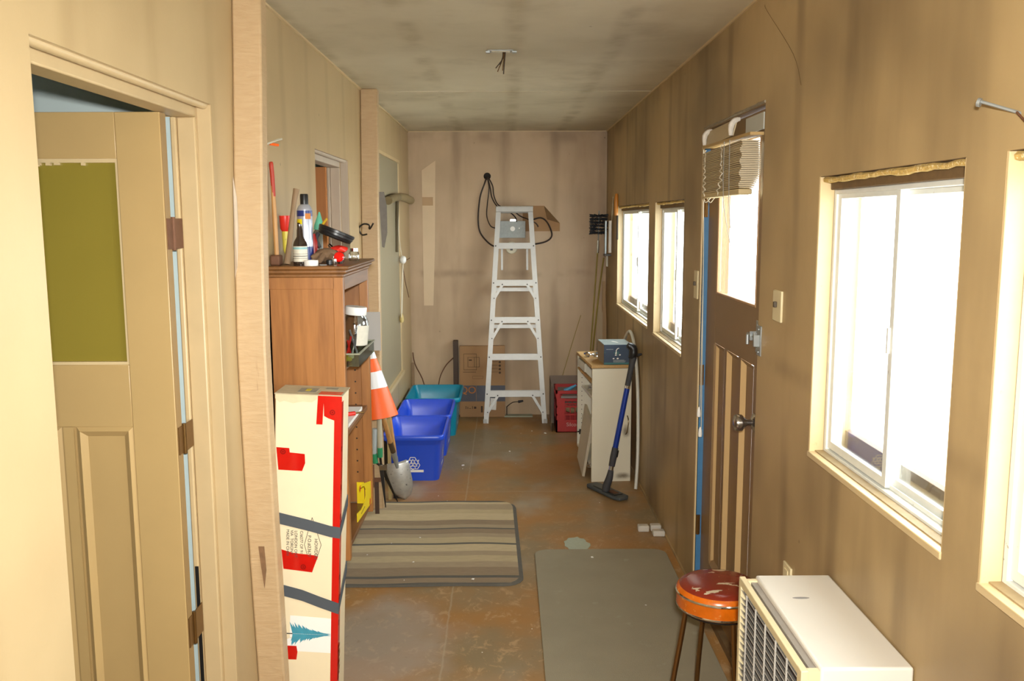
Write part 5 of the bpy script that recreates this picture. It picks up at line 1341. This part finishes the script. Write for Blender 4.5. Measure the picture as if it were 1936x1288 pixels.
# ------------------------------------------------------------------ gas wall heater
def heater():
    x0, x1, ya, yb, h = .628, .842, 1.742, 2.235, .75
    t = thing('wall_heater', ((x0+x1)/2, (ya+yb)/2, 0), 'white enamel gas heater with slatted front grille against the right wall', 'heater')
    MB().box(x0+.02, x1, ya, yb, .05, h).build('cabinet_body', HEATW, t, bevel=.006, seg=3)
    MB().box(x0+.03, x1-.02, ya+.03, yb-.03, 0, .05).build('plinth', DARKIN, t)
    MB().box(x0+.004, x0+.02, ya+.012, yb-.008, .06, h-.012).build('gap_shade_fill', M('shaded_enamel', '8f867b', .5), t)  # filler strip, shade of the gap put into its grey
    # grille panel, hooked on the front with a small gap
    gx0, gx1 = .606, .622; z0, z1 = .07, h-.004
    fr = MB().box(gx0, gx1, ya-.004, ya+.024, z0, z1).box(gx0, gx1, yb-.018, yb+.002, z0, z1).box(gx0, gx1, ya-.004, yb+.002, z1-.02, z1).box(gx0, gx1, ya-.004, yb+.002, z0, z0+.03)
    g = fr.build('grille_frame', HEATC, t, bevel=.002)
    n = 34
    for k in range(n):
        z = z1-.034-k*(z1-z0-.07)/n
        b = MB(); b._add([(gx0+.001, ya+.02, z+.005), (gx0+.001, yb-.016, z+.005), (gx1-.001, yb-.016, z-.0075), (gx1-.001, ya+.02, z-.0075)], [(0, 1, 2, 3)])
        o = b.build('louvre', GRILLE, g, smooth=False); md = o.modifiers.new('s', 'SOLIDIFY'); md.thickness = .0014
    for k in range(5):
        y = ya+.02+(yb-ya-.036)*(k+.9)/5.6
        MB().box(gx0-.001, gx0+.003, y-.0014, y+.0014, z0+.03, z1-.02).build('grille_rib', GRILLE, g)
    MB().box(gx1+.001, gx1+.004, ya+.01, yb-.01, .08, h-.03).build('inner_screen', DARKIN, t)
    for y in (ya+.004, yb-.02):
        for zz in (h-.03, .09): MB().box(gx1-.004, x0+.022, y, y+.014, zz, zz+.022).build('bracket', HEATC, t)
    o = MB().ball((.72, 2.09, h+.0002), .012, 2, sx=1.8, sy=.5, sz=.01).build('smudge', M('grey_smudge', '8e8a86', .6), t)
heater()

# ------------------------------------------------------------------ crumbs, blocks and dust on the floor
for k, (x, y, s, lab) in enumerate(((.735, 4.66, .030, 'off-white block lying alone left of the others near the right wall'), (.803, 4.67, .029, 'farther off-white block of the pair by the right wall'), (.806, 4.59, .032, 'nearer off-white block of the pair by the right wall'))):
    b = MB().box(x-s, x+s, y-s*.7, y+s*.8, 0, .034 if k < 2 else .030); o = b.build('white_block', CHALK, bevel=.007, seg=3); tag(o, lab, 'block', 'off-white blocks by the right wall')
b = MB(); poly = []
for k in range(22):
    a = 2*PI*k/22; r = 1+.18*random.uniform(-1, 1); poly.append((.363+.062*math.cos(a)*r, 4.47+.10*math.sin(a)*r))
o = b.prism(poly, fXY(.0004), .003).build('dust_patch', DUST, bevel=.002); tag(o, 'pale spilled dust patch on the floor by the mat', 'dust'); o['kind'] = 'stuff'
chips = [(-.30, 5.98, .012), (-.30, 5.90, .004), (.02, 6.35, .009), (.06, 6.02, .004), (.11, 6.9, .004), (-.36, 5.2, .004), (-.05, 6.6, .004), (.20, 6.98, .006), (.18, 6.6, .004), (-.42, 5.30, .004),
         (-.46, 4.54, .006), (-.46, 4.20, .007), (-.16, 3.985, .009), (-.70, 4.3, .004), (-.48, 3.98, .003), (.42, 4.26, .009), (.60, 3.70, .005), (-.60, 4.46, .004), (.55, 5.15, .004), (.63, 5.0, .003), (.10, 3.5, .003), (-.1, 3.3, .003), (.30, 6.9, .012)]
base = None
for k, (x, y, s) in enumerate(chips):
    if base is None:
        base = MB().ball((0, 0, 0), 1, 1, noise=.7, sz=.3).build('paint_chip', PAPER, origin=(0, 0, 0)); o = base
    else:
        o = base.copy(); COL.objects.link(o)
    zz = .013 if (x < .03 and 3.93 < y < 5.15) else (.0095 if (x > .14 and y < 4.36) else 0)
    o.location = (x, y, zz+s*.2); o.scale = (s, s*.8, s); o.rotation_euler = (0, 0, k)
    tag(o, 'tiny pale paint flake on the '+('striped rug' if zz == .013 else 'grey-green mat' if zz else 'bare brown floor'), 'paint chip', 'paint flakes scattered on the floor')
